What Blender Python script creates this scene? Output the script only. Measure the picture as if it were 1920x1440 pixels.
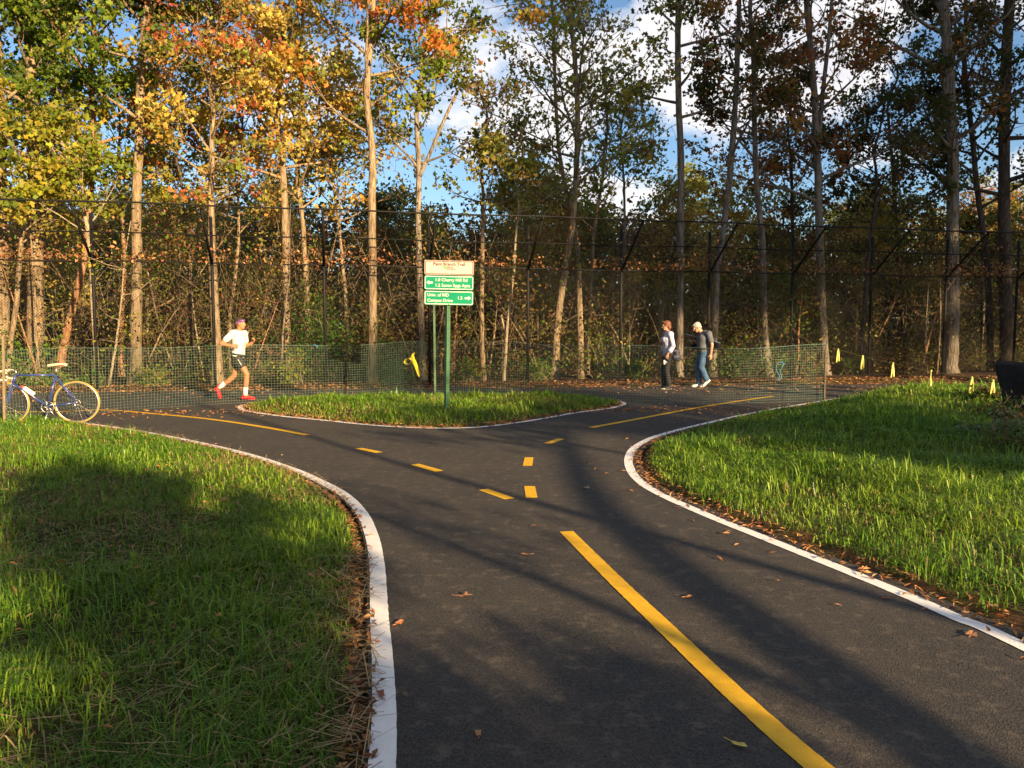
import bpy, bmesh, math, random
import numpy as np
from mathutils import Vector, Matrix, Euler

# ------------------------------------------------------------------ scene, camera, sky, sun
for o in list(bpy.data.objects): bpy.data.objects.remove(o)
SC = bpy.context.scene
COL = SC.collection
rng = np.random.default_rng(7)
random.seed(7)
F_PX = 1450.0; CAM_H = 1.55; HORIZON = 612.0
PITCH = math.atan((720 - HORIZON) / F_PX)
cam_d = bpy.data.cameras.new('camera'); cam = bpy.data.objects.new('camera', cam_d); COL.objects.link(cam)
cam_d.sensor_width = 36; cam_d.lens = 36 * F_PX / 1920; cam_d.clip_end = 3000; cam_d.clip_start = 0.05
cam.location = (0, 0, CAM_H); cam.rotation_euler = (math.pi/2 - PITCH, 0, 0)
SC.camera = cam
SUN_AZ = math.radians(37); SUN_EL = math.radians(15)     # behind the camera, to the right
S = Vector((math.sin(SUN_AZ)*math.cos(SUN_EL), -math.cos(SUN_AZ)*math.cos(SUN_EL), math.sin(SUN_EL)))
sl = bpy.data.lights.new('sun', 'SUN'); sl.energy = 5.0; sl.angle = math.radians(0.55); sl.color = (1.0, 0.71, 0.38)
so = bpy.data.objects.new('sun', sl); COL.objects.link(so); so.rotation_euler = S.to_track_quat('Z', 'Y').to_euler(); so.location = (20, -30, 30)
W = bpy.data.worlds.new('World'); SC.world = W; W.use_nodes = True
nt = W.node_tree; nt.nodes.clear()
def N(t, typ, **kw):
    n = t.nodes.new(typ)
    for k, v in kw.items():
        if k in n.inputs.keys() if isinstance(k, str) and hasattr(n.inputs, 'keys') else False: n.inputs[k].default_value = v
        else: setattr(n, k, v)
    return n
sky = N(nt, 'ShaderNodeTexSky', sky_type='NISHITA', sun_disc=False, sun_elevation=SUN_EL, sun_rotation=math.pi - SUN_AZ, air_density=1.0, dust_density=0.25, ozone_density=3.2)
tc = N(nt, 'ShaderNodeTexCoord')
sep = N(nt, 'ShaderNodeSeparateXYZ'); nt.links.new(tc.outputs['Generated'], sep.inputs[0])
zz = N(nt, 'ShaderNodeMath', operation='MAXIMUM'); nt.links.new(sep.outputs['Z'], zz.inputs[0]); zz.inputs[1].default_value = 0.0
za = N(nt, 'ShaderNodeMath', operation='ADD'); nt.links.new(zz.outputs[0], za.inputs[0]); za.inputs[1].default_value = 0.35
dv = N(nt, 'ShaderNodeVectorMath', operation='DIVIDE'); cb = N(nt, 'ShaderNodeCombineXYZ')
for i in range(3): nt.links.new(za.outputs[0], cb.inputs[i])
nt.links.new(tc.outputs['Generated'], dv.inputs[0]); nt.links.new(cb.outputs[0], dv.inputs[1])
mp = N(nt, 'ShaderNodeMapping'); nt.links.new(dv.outputs[0], mp.inputs[0]); mp.inputs['Location'].default_value = (3.3, 0.55, 0.0)
ns = N(nt, 'ShaderNodeTexNoise', Scale=1.7, Detail=7.0, Roughness=0.55); nt.links.new(mp.outputs[0], ns.inputs['Vector'])
cr = N(nt, 'ShaderNodeValToRGB'); cr.color_ramp.elements[0].position = 0.50; cr.color_ramp.elements[1].position = 0.56
nt.links.new(ns.outputs['Fac'], cr.inputs[0])
cc = N(nt, 'ShaderNodeValToRGB'); cc.color_ramp.elements[0].position = 0.46; cc.color_ramp.elements[0].color = (1, .955, .92, 1)
cc.color_ramp.elements[1].position = 0.74; cc.color_ramp.elements[1].color = (.60, .60, .68, 1)
nt.links.new(ns.outputs['Fac'], cc.inputs[0])
cs = N(nt, 'ShaderNodeVectorMath', operation='SCALE'); nt.links.new(cc.outputs[0], cs.inputs[0]); cs.inputs['Scale'].default_value = 7.0
sk = N(nt, 'ShaderNodeMix', data_type='RGBA'); nt.links.new(cr.outputs[0], sk.inputs[0])
nt.links.new(sky.outputs[0], sk.inputs[6]); nt.links.new(cs.outputs[0], sk.inputs[7])
bg = N(nt, 'ShaderNodeBackground', Strength=0.06); nt.links.new(sk.outputs[2], bg.inputs[0])
wo = N(nt, 'ShaderNodeOutputWorld'); nt.links.new(bg.outputs[0], wo.inputs[0])
vs = SC.view_settings; vs.view_transform = 'Standard'; vs.look = 'None'; vs.gamma = 1; vs.exposure = 1.62; vs.use_curve_mapping = False
SC.cycles.max_bounces = 6; SC.cycles.transparent_max_bounces = 4; SC.cycles.use_denoising = True
SC.cycles.diffuse_bounces = 3; SC.cycles.glossy_bounces = 2; SC.cycles.transmission_bounces = 4

# ------------------------------------------------------------------ pixel helpers
cp, sp = math.cos(PITCH), math.sin(PITCH)
def ray(px, py):
    u = (px - 960) / F_PX; v = (720 - py) / F_PX
    return np.array([u, cp + v*sp, -sp + v*cp])
def gnd(px, py, z=0.0):
    r = ray(px, py); t = (z - CAM_H) / r[2]; return np.array([r[0]*t, r[1]*t, z])
def at(px, py, d):
    r = ray(px, py); t = d / r[1]; return np.array([r[0]*t, d, CAM_H + r[2]*t])

# ------------------------------------------------------------------ mesh helpers
def raw_mesh(name, V, loops, starts, mats=(), col=None, smooth=False):
    me = bpy.data.meshes.new(name)
    V = np.asarray(V, np.float32).reshape(-1, 3); loops = np.asarray(loops, np.int32).ravel(); starts = np.asarray(starts, np.int32).ravel()
    me.vertices.add(len(V)); me.vertices.foreach_set('co', V.ravel())
    me.loops.add(len(loops)); me.loops.foreach_set('vertex_index', loops)
    me.polygons.add(len(starts)); me.polygons.foreach_set('loop_start', starts)
    me.polygons.foreach_set('use_smooth', np.full(len(starts), smooth))
    if col is not None:
        a = me.color_attributes.new('Col', 'FLOAT_COLOR', 'POINT')
        c = np.ones((len(V), 4), np.float32); c[:, :3] = col; a.data.foreach_set('color', c.ravel())
    for m in mats: me.materials.append(m)
    me.update(calc_edges=True); me.validate()
    return me
class MB:
    def __init__(s): s.v = []; s.f = []; s.n = 0
    def add(s, V, Fs):
        s.v.append(np.asarray(V, float).reshape(-1, 3)); s.f += [tuple(i + s.n for i in f) for f in Fs]; s.n += len(s.v[-1]); return s
    def tube(s, P, R, n=8, cap=True):
        P = np.asarray(P, float); m = len(P); R = np.broadcast_to(np.asarray(R, float), (m,))
        T = np.gradient(P, axis=0); T /= np.linalg.norm(T, axis=1)[:, None] + 1e-9
        ref = np.array([0.31, 0.95, 0.05]) if abs(T[0] @ np.array([.31, .95, .05])) < .9 else np.array([1., 0, 0])
        A = np.cross(T, ref); A /= np.linalg.norm(A, axis=1)[:, None] + 1e-9; B = np.cross(T, A)
        th = np.arange(n) * 2*math.pi/n
        V = P[:, None, :] + R[:, None, None]*(np.cos(th)[None, :, None]*A[:, None, :] + np.sin(th)[None, :, None]*B[:, None, :])
        Fs = [(i*n+j, i*n+(j+1) % n, (i+1)*n+(j+1) % n, (i+1)*n+j) for i in range(m-1) for j in range(n)]
        if cap: Fs += [tuple(range(n))[::-1], tuple((m-1)*n + j for j in range(n))]
        return s.add(V, Fs)
    def box(s, c, size, M=None):
        x, y, z = np.asarray(size)/2
        V = np.array([[-x,-y,-z],[x,-y,-z],[x,y,-z],[-x,y,-z],[-x,-y,z],[x,-y,z],[x,y,z],[-x,y,z]])
        if M is not None: V = V @ np.asarray(M).T
        return s.add(V + np.asarray(c), [(0,3,2,1),(4,5,6,7),(0,1,5,4),(1,2,6,5),(2,3,7,6),(3,0,4,7)])
    def ball(s, c, r, nu=12, nv=8, M=None):
        r = np.broadcast_to(np.asarray(r, float), (3,)); V = [[0, 0, 1]]
        for i in range(1, nv):
            p = math.pi*i/nv
            V += [[math.sin(p)*math.cos(2*math.pi*j/nu), math.sin(p)*math.sin(2*math.pi*j/nu), math.cos(p)] for j in range(nu)]
        V.append([0, 0, -1]); V = np.array(V)*r
        if M is not None: V = V @ np.asarray(M).T
        Fs = [(0, 1+j, 1+(j+1) % nu) for j in range(nu)]
        for i in range(nv-2): Fs += [(1+i*nu+j, 1+(i+1)*nu+j, 1+(i+1)*nu+(j+1) % nu, 1+i*nu+(j+1) % nu) for j in range(nu)]
        b = 1+(nv-2)*nu; Fs += [(b+(j+1) % nu, b+j, len(V)-1) for j in range(nu)]
        return s.add(V + np.asarray(c), Fs)
    def cap(s, a, b, ra, rb, n=12):
        a = np.asarray(a, float); b = np.asarray(b, float)
        s.ball(a, ra); s.ball(b, rb)
        if np.linalg.norm(b-a) > 1e-4: s.tube([a, b], [ra, rb], n)
        return s
    def chain(s, pts):
        for (a, ra), (b, rb) in zip(pts[:-1], pts[1:]): s.cap(a, b, ra, rb)
        return s
    def mesh(s, name, mat, smooth=True):
        loops = [i for f in s.f for i in f]; starts = np.cumsum([0] + [len(f) for f in s.f[:-1]])
        return raw_mesh(name, np.concatenate(s.v), loops, starts, [mat] if mat else [], None, smooth)
    def build(s, name, mat, parent=None, smooth=True):
        return link(name, s.mesh(name, mat, smooth), parent)
def link(name, me, parent=None):
    o = bpy.data.objects.new(name, me); COL.objects.link(o); o.parent = parent; return o
def empty(name, loc=(0, 0, 0), rz=0.0):
    o = bpy.data.objects.new(name, None); COL.objects.link(o); o.location = loc; o.rotation_euler = (0, 0, rz); o.empty_display_size = .1; return o
def tag(o, label=None, cat=None, group=None, kind=None):
    for k, v in (('label', label), ('category', cat), ('group', group), ('kind', kind)):
        if v: o[k] = v
    return o
def copy_tree(o, parent=None):
    c = o.copy(); COL.objects.link(c); c.parent = parent
    for ch in list(o.children): copy_tree(ch, c)
    return c
def crom(P, k=8, closed=False):
    P = np.asarray(P, float); n = len(P); out = []
    for i in range(n if closed else n-1):
        g = (lambda j: P[j % n]) if closed else (lambda j: P[min(max(j, 0), n-1)])
        p0, p1, p2, p3 = g(i-1), g(i), g(i+1), g(i+2)
        for t in np.arange(k)/k:
            out.append(.5*((2*p1)+(-p0+p2)*t+(2*p0-5*p1+4*p2-p3)*t*t+(-p0+3*p1-3*p2+p3)*t**3))
    if not closed: out.append(P[-1])
    return np.array(out)
def sstep(a, b, x): t = np.clip((x-a)/(b-a), 0, 1); return t*t*(3-2*t)
_ph = rng.uniform(0, 6.28, (24, 3))
def snoise(x, y, sc=1.0, k=0):
    v = 0
    for i in range(6):
        a = _ph[(i+k*6) % 24]; f = sc*(1+.7*i)
        v = v + np.sin(x*f*math.cos(a[0]) + y*f*math.sin(a[0]) + a[1] + 1.3*np.sin(.6*f*(x*math.sin(a[2]) - y*math.cos(a[2]))))/(1+.5*i)
    return v/3.2

# ------------------------------------------------------------------ materials
def mat(name, color=(.5, .5, .5), rough=.7, metal=0.0, spec=.3):
    m = bpy.data.materials.new(name); m.use_nodes = True; b = m.node_tree.nodes['Principled BSDF']
    b.inputs['Base Color'].default_value = (*color, 1); b.inputs['Roughness'].default_value = rough; b.inputs['Metallic'].default_value = metal
    b.inputs['Specular IOR Level'].default_value = spec
    return m
def noisy(name, c1, c2, scale=8, rough=.8, detail=5, bump=0.0, bscale=None, lo=.35, hi=.65, stretch=(1, 1, 1), spec=.3, coord='Object', metal=0):
    m = mat(name, c1, rough, metal, spec); t = m.node_tree; b = t.nodes['Principled BSDF']
    co = N(t, 'ShaderNodeTexCoord'); mpp = N(t, 'ShaderNodeMapping'); t.links.new(co.outputs[coord], mpp.inputs[0]); mpp.inputs['Scale'].default_value = stretch
    n = N(t, 'ShaderNodeTexNoise', Scale=scale, Detail=detail); t.links.new(mpp.outputs[0], n.inputs['Vector'])
    r = N(t, 'ShaderNodeValToRGB'); r.color_ramp.elements[0].position = lo; r.color_ramp.elements[1].position = hi
    r.color_ramp.elements[0].color = (*c1, 1); r.color_ramp.elements[1].color = (*c2, 1)
    t.links.new(n.outputs['Fac'], r.inputs[0]); t.links.new(r.outputs[0], b.inputs['Base Color'])
    if bump:
        n2 = N(t, 'ShaderNodeTexNoise', Scale=bscale or scale*3, Detail=4.0); t.links.new(mpp.outputs[0], n2.inputs['Vector'])
        bp = N(t, 'ShaderNodeBump', Strength=1.0, Distance=bump); t.links.new(n2.outputs['Fac'], bp.inputs['Height']); t.links.new(bp.outputs[0], b.inputs['Normal'])
    return m
def attr_leaf(name, trans=.4, rough=.55, spec=.25):
    m = bpy.data.materials.new(name); m.use_nodes = True; t = m.node_tree; b = t.nodes['Principled BSDF']; out = t.nodes['Material Output']
    a = N(t, 'ShaderNodeAttribute', attribute_name='Col'); t.links.new(a.outputs['Color'], b.inputs['Base Color'])
    b.inputs['Roughness'].default_value = rough; b.inputs['Specular IOR Level'].default_value = spec
    tr = N(t, 'ShaderNodeBsdfTranslucent'); t.links.new(a.outputs['Color'], tr.inputs[0])
    mx = N(t, 'ShaderNodeMixShader'); mx.inputs[0].default_value = trans
    t.links.new(b.outputs[0], mx.inputs[1]); t.links.new(tr.outputs[0], mx.inputs[2]); t.links.new(mx.outputs[0], out.inputs[0])
    return m
M_leaf = attr_leaf('leaf', .48)
M_grass = attr_leaf('grass_blade', .35, .45, .35)
M_dry = attr_leaf('dry_leaf', .15, .8, .15)
def asphalt():
    m = mat('asphalt', (.05, .05, .05), .82, 0, .35); t = m.node_tree; b = t.nodes['Principled BSDF']
    co = N(t, 'ShaderNodeTexCoord')
    n1 = N(t, 'ShaderNodeTexNoise', Scale=60.0, Detail=6.0, Roughness=.8); n2 = N(t, 'ShaderNodeTexNoise', Scale=1.1, Detail=6.0, Roughness=.6); n3 = N(t, 'ShaderNodeTexNoise', Scale=9.0, Detail=7.0, Roughness=.7)
    vo = N(t, 'ShaderNodeTexVoronoi', Scale=150.0); v2 = N(t, 'ShaderNodeTexVoronoi', Scale=420.0); t.links.new(co.outputs['Object'], v2.inputs['Vector'])
    for n in (n1, n2, n3, vo): t.links.new(co.outputs['Object'], n.inputs['Vector'])
    r1 = N(t, 'ShaderNodeValToRGB'); r1.color_ramp.elements[0].position = .25; r1.color_ramp.elements[1].position = 1.0
    r1.color_ramp.elements[0].color = (.006, .006, .006, 1); r1.color_ramp.elements[1].color = (.080, .073, .067, 1)
    sx = N(t, 'ShaderNodeSeparateColor'); t.links.new(vo.outputs['Color'], sx.inputs[0]); s2 = N(t, 'ShaderNodeSeparateColor'); t.links.new(v2.outputs['Color'], s2.inputs[0])
    av = N(t, 'ShaderNodeMath', operation='MULTIPLY'); t.links.new(sx.outputs[0], av.inputs[0]); t.links.new(s2.outputs[1], av.inputs[1]); aw = N(t, 'ShaderNodeMath', operation='MULTIPLY_ADD'); t.links.new(av.outputs[0], aw.inputs[0]); aw.inputs[1].default_value = .75; t.links.new(n1.outputs['Fac'], aw.inputs[2])
    ax = N(t, 'ShaderNodeMath', operation='SUBTRACT'); t.links.new(aw.outputs[0], ax.inputs[0]); ax.inputs[1].default_value = .12; t.links.new(ax.outputs[0], r1.inputs[0])
    r3 = N(t, 'ShaderNodeValToRGB'); r3.color_ramp.elements[0].position = .53; r3.color_ramp.elements[1].position = .70
    t.links.new(n3.outputs['Fac'], r3.inputs[0])
    r2 = N(t, 'ShaderNodeValToRGB'); r2.color_ramp.elements[0].position = .40; r2.color_ramp.elements[1].position = .68
    t.links.new(n2.outputs['Fac'], r2.inputs[0])
    mu = N(t, 'ShaderNodeMath', operation='MULTIPLY_ADD'); t.links.new(r3.outputs[0], mu.inputs[0]); mu.inputs[1].default_value = .75
    m2 = N(t, 'ShaderNodeMath', operation='MULTIPLY'); t.links.new(r2.outputs[0], m2.inputs[0]); m2.inputs[1].default_value = .16; t.links.new(m2.outputs[0], mu.inputs[2])
    mx = N(t, 'ShaderNodeMix', data_type='RGBA'); t.links.new(mu.outputs[0], mx.inputs[0]); t.links.new(r1.outputs[0], mx.inputs[6]); mx.inputs[7].default_value = (.125, .103, .078, 1)
    t.links.new(mx.outputs[2], b.inputs['Base Color'])
    ad = N(t, 'ShaderNodeMath', operation='ADD'); t.links.new(n1.outputs['Fac'], ad.inputs[0]); t.links.new(vo.outputs['Distance'], ad.inputs[1])
    bp = N(t, 'ShaderNodeBump', Strength=.8, Distance=.0022); t.links.new(ad.outputs[0], bp.inputs['Height']); t.links.new(bp.outputs[0], b.inputs['Normal'])
    return m
M_asph = asphalt()
def paint(name, c, c2):
    m = noisy(name, c, c2, 14, .55, 6, .0025, 160, .3, .75, spec=.4); return m
M_white = paint('white_road_paint', (.74, .73, .72), (.85, .845, .835))
M_yellow = paint('yellow_road_paint', (.62, .34, .008), (.78, .46, .015))
def ground_mat():
    m = mat('ground', (.1, .08, .05), .95, 0, .1); t = m.node_tree; b = t.nodes['Principled BSDF']
    a = N(t, 'ShaderNodeAttribute', attribute_name='Col'); co = N(t, 'ShaderNodeTexCoord')
    n = N(t, 'ShaderNodeTexNoise', Scale=14.0, Detail=8.0, Roughness=.7); t.links.new(co.outputs['Object'], n.inputs['Vector'])
    r = N(t, 'ShaderNodeValToRGB'); r.color_ramp.elements[0].position = .3; r.color_ramp.elements[1].position = .75
    r.color_ramp.elements[0].color = (.35, .35, .35, 1); r.color_ramp.elements[1].color = (1.7, 1.6, 1.5, 1)
    t.links.new(n.outputs['Fac'], r.inputs[0])
    mx = N(t, 'ShaderNodeMix', data_type='RGBA', blend_type='MULTIPLY'); mx.inputs[0].default_value = 1
    t.links.new(a.outputs['Color'], mx.inputs[6]); t.links.new(r.outputs[0], mx.inputs[7]); t.links.new(mx.outputs[2], b.inputs['Base Color'])
    bp = N(t, 'ShaderNodeBump', Strength=1.0, Distance=.03); t.links.new(n.outputs['Fac'], bp.inputs['Height']); t.links.new(bp.outputs[0], b.inputs['Normal'])
    return m
M_ground = ground_mat()
def bark(name, c1, c2): return noisy(name, c1, c2, 7, .9, 8, .06, 13, .36, .66, (2.6, 2.6, .5), .12)
BARK = {'tan': bark('bark_tan', (.16, .115, .07), (.36, .28, .19)), 'grey': bark('bark_grey', (.13, .105, .08), (.30, .26, .21)),
        'red': bark('bark_red', (.24, .12, .065), (.42, .25, .15)), 'dark': bark('bark_dark', (.055, .042, .032), (.14, .11, .085)), 'pale': bark('bark_pale', (.26, .21, .14), (.44, .37, .26))}
M_black = mat('black_coated_steel', (.010, .010, .011), .6, 0, .2)
M_link = mat('black_vinyl_wire', (.012, .012, .013), .5, 0, .3)
M_net = mat('green_plastic_mesh', (.13, .235, .185), .36, 0, .6)
M_stake = noisy('stake_wood', (.13, .105, .065), (.22, .18, .115), 20, .85, 5, .004, 60, stretch=(3, 3, .4))
M_post = noisy('green_painted_post', (.03, .10, .045), (.045, .14, .06), 9, .4, 4, spec=.5)
M_sgreen = noisy('sign_green', (.0, .20, .105), (.0, .22, .115), 6, .35, 3, spec=.5)
M_swhite = mat('sign_white', (.78, .75, .72), .4, 0, .5)
M_board = mat('sign_cream_face', (.43, .38, .345), .45, 0, .3)
M_slet = mat('sign_lettering', (.60, .60, .58), .5, 0, .2)
M_sbrown = mat('sign_brown_ink', (.07, .035, .03), .5)
M_slgreen = mat('sign_logo_green', (.10, .50, .12), .5)
M_alu = mat('aluminium', (.55, .56, .57), .4, .8)
M_ribY = mat('yellow_ribbon', (.80, .62, .03), .4, 0, .4)
M_ribP = mat('pale_yellow_ribbon', (.62, .58, .16), .45, 0, .4)
M_blue = mat('blue_rope', (.07, .24, .36), .6)
M_tarp = noisy('black_fabric', (.008, .008, .010), (.02, .02, .024), 25, .7, 4, .003, 80, spec=.3)

# ------------------------------------------------------------------ path outline and ground
def G(pts): return np.array([gnd(*p)[:2] for p in pts])
L_left = np.vstack([[(.55, -9), (.2, -5), (-.06, -1.5), (-.26, 1.0)], G([(716, 1440), (719, 1280), (711, 1150), (707, 1060), (697, 1005), (678, 962), (645, 928), (600, 903), (540, 877), (440, 846), (300, 816), (200, 800), (110, 788), (30, 784)]), [(-12, 12.95), (-18, 12.9), (-30, 12.6)]])
L_right = np.vstack([[(4.6, -9), (4.0, -5), (3.3, -1.0), (2.85, 1.6)], G([(1920, 1213), (1800, 1161), (1700, 1117), (1600, 1076), (1500, 1036), (1420, 1004), (1330, 968), (1240, 928), (1200, 903), (1182, 880), (1179, 858), (1192, 838), (1235, 817), (1320, 795), (1420, 773), (1520, 756), (1590, 746), (1750, 735)]), [(13.5, 17.2), (20, 18.3), (32, 20)]])
C_left = crom(L_left, 10); C_right = crom(L_right, 10)
far_edge = np.array([gnd(x, y)[:2] for x, y in [(-250, 737), (0, 735), (180, 734), (400, 731), (640, 728), (1000, 726), (1280, 722), (1600, 719), (1900, 717)]])
far_edge = np.vstack([[(-30, 15.6)], far_edge, [(32, 24.0)]])
def offset(P, d):
    T = np.gradient(P, axis=0); T /= np.linalg.norm(T, axis=1)[:, None] + 1e-9
    return P + d*np.stack([-T[:, 1], T[:, 0]], 1)
outer = np.vstack([offset(C_left, .065), far_edge, offset(C_right, -.15)[::-1]])     # left edge, far edge, right edge
isl = crom(G([(462, 761), (470, 771), (520, 778), (600, 786), (700, 796), (780, 800), (840, 801), (910, 798), (1000, 786), (1080, 772), (1145, 763), (1163, 757), (1150, 751), (1050, 748), (950, 747), (800, 747), (650, 748), (540, 752), (490, 756)]), 6, True)
def sdist(P, poly):
    P = np.asarray(P, float); d2 = np.full(len(P), 1e18); ins = np.zeros(len(P), bool)
    A = poly; B = np.roll(poly, -1, 0)
    for a, b in zip(A, B):
        e = b-a; w = P-a; t = np.clip((w@e)/(e@e+1e-12), 0, 1); q = w-t[:, None]*e
        d2 = np.minimum(d2, (q*q).sum(1))
        c = ((a[1] > P[:, 1]) != (b[1] > P[:, 1]))
        if b[1] != a[1]: ins ^= c & (P[:, 0] < (b[0]-a[0])*(P[:, 1]-a[1])/(b[1]-a[1])+a[0])
    d = np.sqrt(d2); return np.where(ins, -d, d)
FE = np.array([.973, .2306]); FP0 = np.array([-10.0, 18.6]); FN = np.array([FE[1], -FE[0]])   # tall fence line; FN points at the path
def region(P):
    """height, and the shares of lawn, and forest floor at ground points"""
    so_ = sdist(P, outer); si = sdist(P, isl); x, y = P[:, 0], P[:, 1]
    beyond = (P - FP0) @ (-FN) > -1.2
    h = -.05 + .065*sstep(0, .10, so_) + .10*sstep(.1, 2.2, so_)*(~beyond)
    mound = .34*np.exp(-((x-8.4)/4.2)**2 - ((y-13.2)/3.6)**2)*sstep(.05, 2.2, so_)*(~beyond)
    h = h + mound + .03*snoise(x, y, 1.1)*sstep(.3, 1.5, so_) + .12*snoise(x, y, .25, 1)*sstep(1.5, 8, so_)*beyond
    h = np.where(si < 0, .01 + .09*sstep(0, .8, -si), h)
    h = np.where((si < .02) & (si >= 0), -.02, h)
    return h, so_, si, beyond
xs = np.concatenate([[-900, -400, -150, -80, -50, -36, -28], np.arange(-22, 22.01, .17), [28, 36, 50, 80, 150, 400, 900]])
ys = np.concatenate([[-300, -120, -60, -30, -18], np.arange(-12, 1, .6), np.arange(1, 18, .13), np.arange(18, 30, .35), [31, 33, 36, 40, 46, 55, 70, 100, 200, 500, 1200]])
GX, GY = np.meshgrid(xs, ys); GP = np.stack([GX.ravel(), GY.ravel()], 1)
gh, gso, gsi, gbe = region(GP)
lawn_c = np.array([.05, .06, .018]); straw_c = np.array([.13, .10, .045]); floor_c = np.array([.085, .052, .028]); edge_c = np.array([.10, .055, .03])
k = np.clip(.5 + .6*snoise(GP[:, 0], GP[:, 1], .9, 2), 0, 1)[:, None]
gcol = lawn_c*(1-k*.5) + straw_c*k*.5
e = (sstep(.0, .1, gso)*(1-sstep(.12, .28, gso)))[:, None]; gcol = gcol*(1-e) + edge_c*e
bank = sstep(-.2, .5, GP[:, 0] - 5.35 - .5*(GP[:, 1]-7.8))[:, None]*(GP[:, 1] > 5)[:, None]
gcol = gcol*(1-bank*.8) + floor_c*.7*bank*.8
gcol = np.where(gbe[:, None], floor_c, gcol)
nx = len(xs); idx = np.arange(len(GP)).reshape(len(ys), nx)
quads = np.stack([idx[:-1, :-1], idx[:-1, 1:], idx[1:, 1:], idx[1:, :-1]], -1).reshape(-1, 4)
ground = link('ground', raw_mesh('ground', np.column_stack([GP, gh]), quads, np.arange(len(quads))*4, [M_ground], gcol, True))
tag(ground, 'grassy verges and leaf covered forest floor around the paved trail', None, None, 'structure')
def gz(x, y): return float(region(np.array([[x, y]]))[0][0])

bm = bmesh.new()
vsb = [bm.verts.new((p[0], p[1], 0)) for p in outer]
fa = bm.faces.new(vsb)
if fa.normal.z < 0: fa.normal_flip()
bm.normal_update()
bmesh.ops.triangulate(bm, faces=bm.faces[:])
for f in bm.faces:
    if f.normal.z < 0: f.normal_flip()
me = bpy.data.meshes.new('path'); bm.to_mesh(me); bm.free(); me.materials.append(M_asph)
path = tag(link('path', me), 'dark asphalt trail forking left and right around a grass island', None, None, 'structure')
def strip(name, P, w, m, z=.004, jag=.0009):
    P = np.asarray(P); d = np.concatenate([[0], np.cumsum(np.linalg.norm(np.diff(P, axis=0), axis=1))])
    n = max(2, int(d[-1]/.03)); t = np.linspace(0, d[-1], n); Q = np.column_stack([np.interp(t, d, P[:, 0]), np.interp(t, d, P[:, 1])])
    A = offset(Q, w/2); B = offset(Q, -w/2)
    A += rng.normal(0, jag, A.shape); B += rng.normal(0, jag, B.shape)
    V = np.vstack([np.column_stack([A, np.full(n, z)]), np.column_stack([B, np.full(n, z)])])
    Q4 = np.array([(n+i, n+i+1, i+1, i) for i in range(n-1)])
    return link(name, raw_mesh(name, V, Q4, np.arange(n-1)*4, [m]), path)
strip('edge_line', C_left, .098, M_white)
strip('edge_line', C_right, .098, M_white)
isl_line = crom(G([(472, 757), (452, 761), (458, 769), (520, 779.5), (600, 787.5), (700, 797.5), (780, 802), (840, 803), (910, 800), (1000, 788), (1080, 774), (1148, 765), (1170, 757), (1158, 751)]), 6)
strip('edge_line', isl_line, .09, M_white)
strip('center_line', crom(np.vstack([G([(1062, 997), (1150, 1085), (1260, 1190), (1370, 1295), (1475, 1390), (1540, 1445)]), [(1.46, 1.2), (2.05, -2), (2.6, -8)]]), 8), .105, M_yellow)
strip('center_line', crom(np.vstack([G([(576, 816), (500, 802), (400, 787), (300, 777), (190, 769)]), [(-9, 13.95), (-16, 14.0), (-28, 13.6)]]), 8), .1, M_yellow)
strip('center_line', crom(G([(1108, 802), (1200, 785), (1300, 766), (1380, 753), (1450, 743)]), 6), .1, M_yellow)
for a, b in (((672, 841), (712, 849)), ((778, 871), (824, 884)), ((906, 918), (956, 936)), ((1026, 832), (1052, 823)), ((989, 874), (992, 858)), ((997, 934), (993, 912))):
    strip('center_dash', G([a, ((a[0]+b[0])/2, (a[1]+b[1])/2), b]), .105, M_yellow)

# ------------------------------------------------------------------ grass and litter
def blades(P, L, Wd, bend, col, lean):
    n = len(P); th = rng.uniform(0, 2*math.pi, n); dx, dy = np.cos(th), np.sin(th)
    side = np.stack([-dy, dx, np.zeros(n)], 1)*Wd[:, None]/2; out = np.stack([dx, dy, np.zeros(n)], 1)
    up = np.array([0, 0, 1.0])
    tilt = lean[:, None]*out
    mid = P + (up*.55 + tilt*.35)*L[:, None]; tip = P + (up*(1-.45*bend[:, None]) + out*(bend[:, None]*.75) + tilt*.8)*L[:, None]
    V = np.stack([P-side, P+side, mid-side*.8, mid+side*.8, tip], 1).reshape(-1, 3)
    b = np.arange(n)[:, None]*5
    loops = (b + np.array([0, 1, 3, 2, 2, 3, 4])).ravel(); starts = (np.arange(n)[:, None]*7 + np.array([0, 4])).ravel()
    return V, loops, starts, np.repeat(col, 5, 0)
NC = 820000
y = rng.uniform(1.9, 17.6, NC); x = rng.uniform(-1, 1, NC)*(.72*y+1.9); P = np.stack([x, y], 1)
keep0 = rng.random(NC) < 1.0
h, so_, si, be = region(P)
isisl = si < -.03
lawn = (so_ > .05 + .10*rng.random(NC)) & ~be & ~((x > 3) & (y > 16.9))
bankm = (x - 5.35 - .5*(y-7.8) > .35*snoise(x, y, 1.6, 1)) & (y > 5)
ok = isisl | (lawn & ~(bankm & (rng.random(NC) < .85)))
thin = np.clip(.50 + .95*snoise(x, y, 1.5, 1), .12, 1)
edgef = np.clip(.35 + np.where(isisl, -si, so_)*2.2, 0, 1)
ok &= rng.random(NC) < np.maximum(thin*edgef, .18*edgef)
x, y, h, so_, si, isisl = x[ok], y[ok], h[ok], so_[ok], si[ok], isisl[ok]; n = len(x)
right = (x > 0) & ~isisl
clump = np.clip(.5 + .8*snoise(x, y, 2.6, 3), 0, 1)
L = (.045 + .075*clump + .03*rng.random(n))*np.where(right, 1.15, 1.0)*np.where(isisl, 1.15, 1.0)
L *= np.clip(.55 + np.where(isisl, -si, so_)*1.1, .5, 1)
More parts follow.
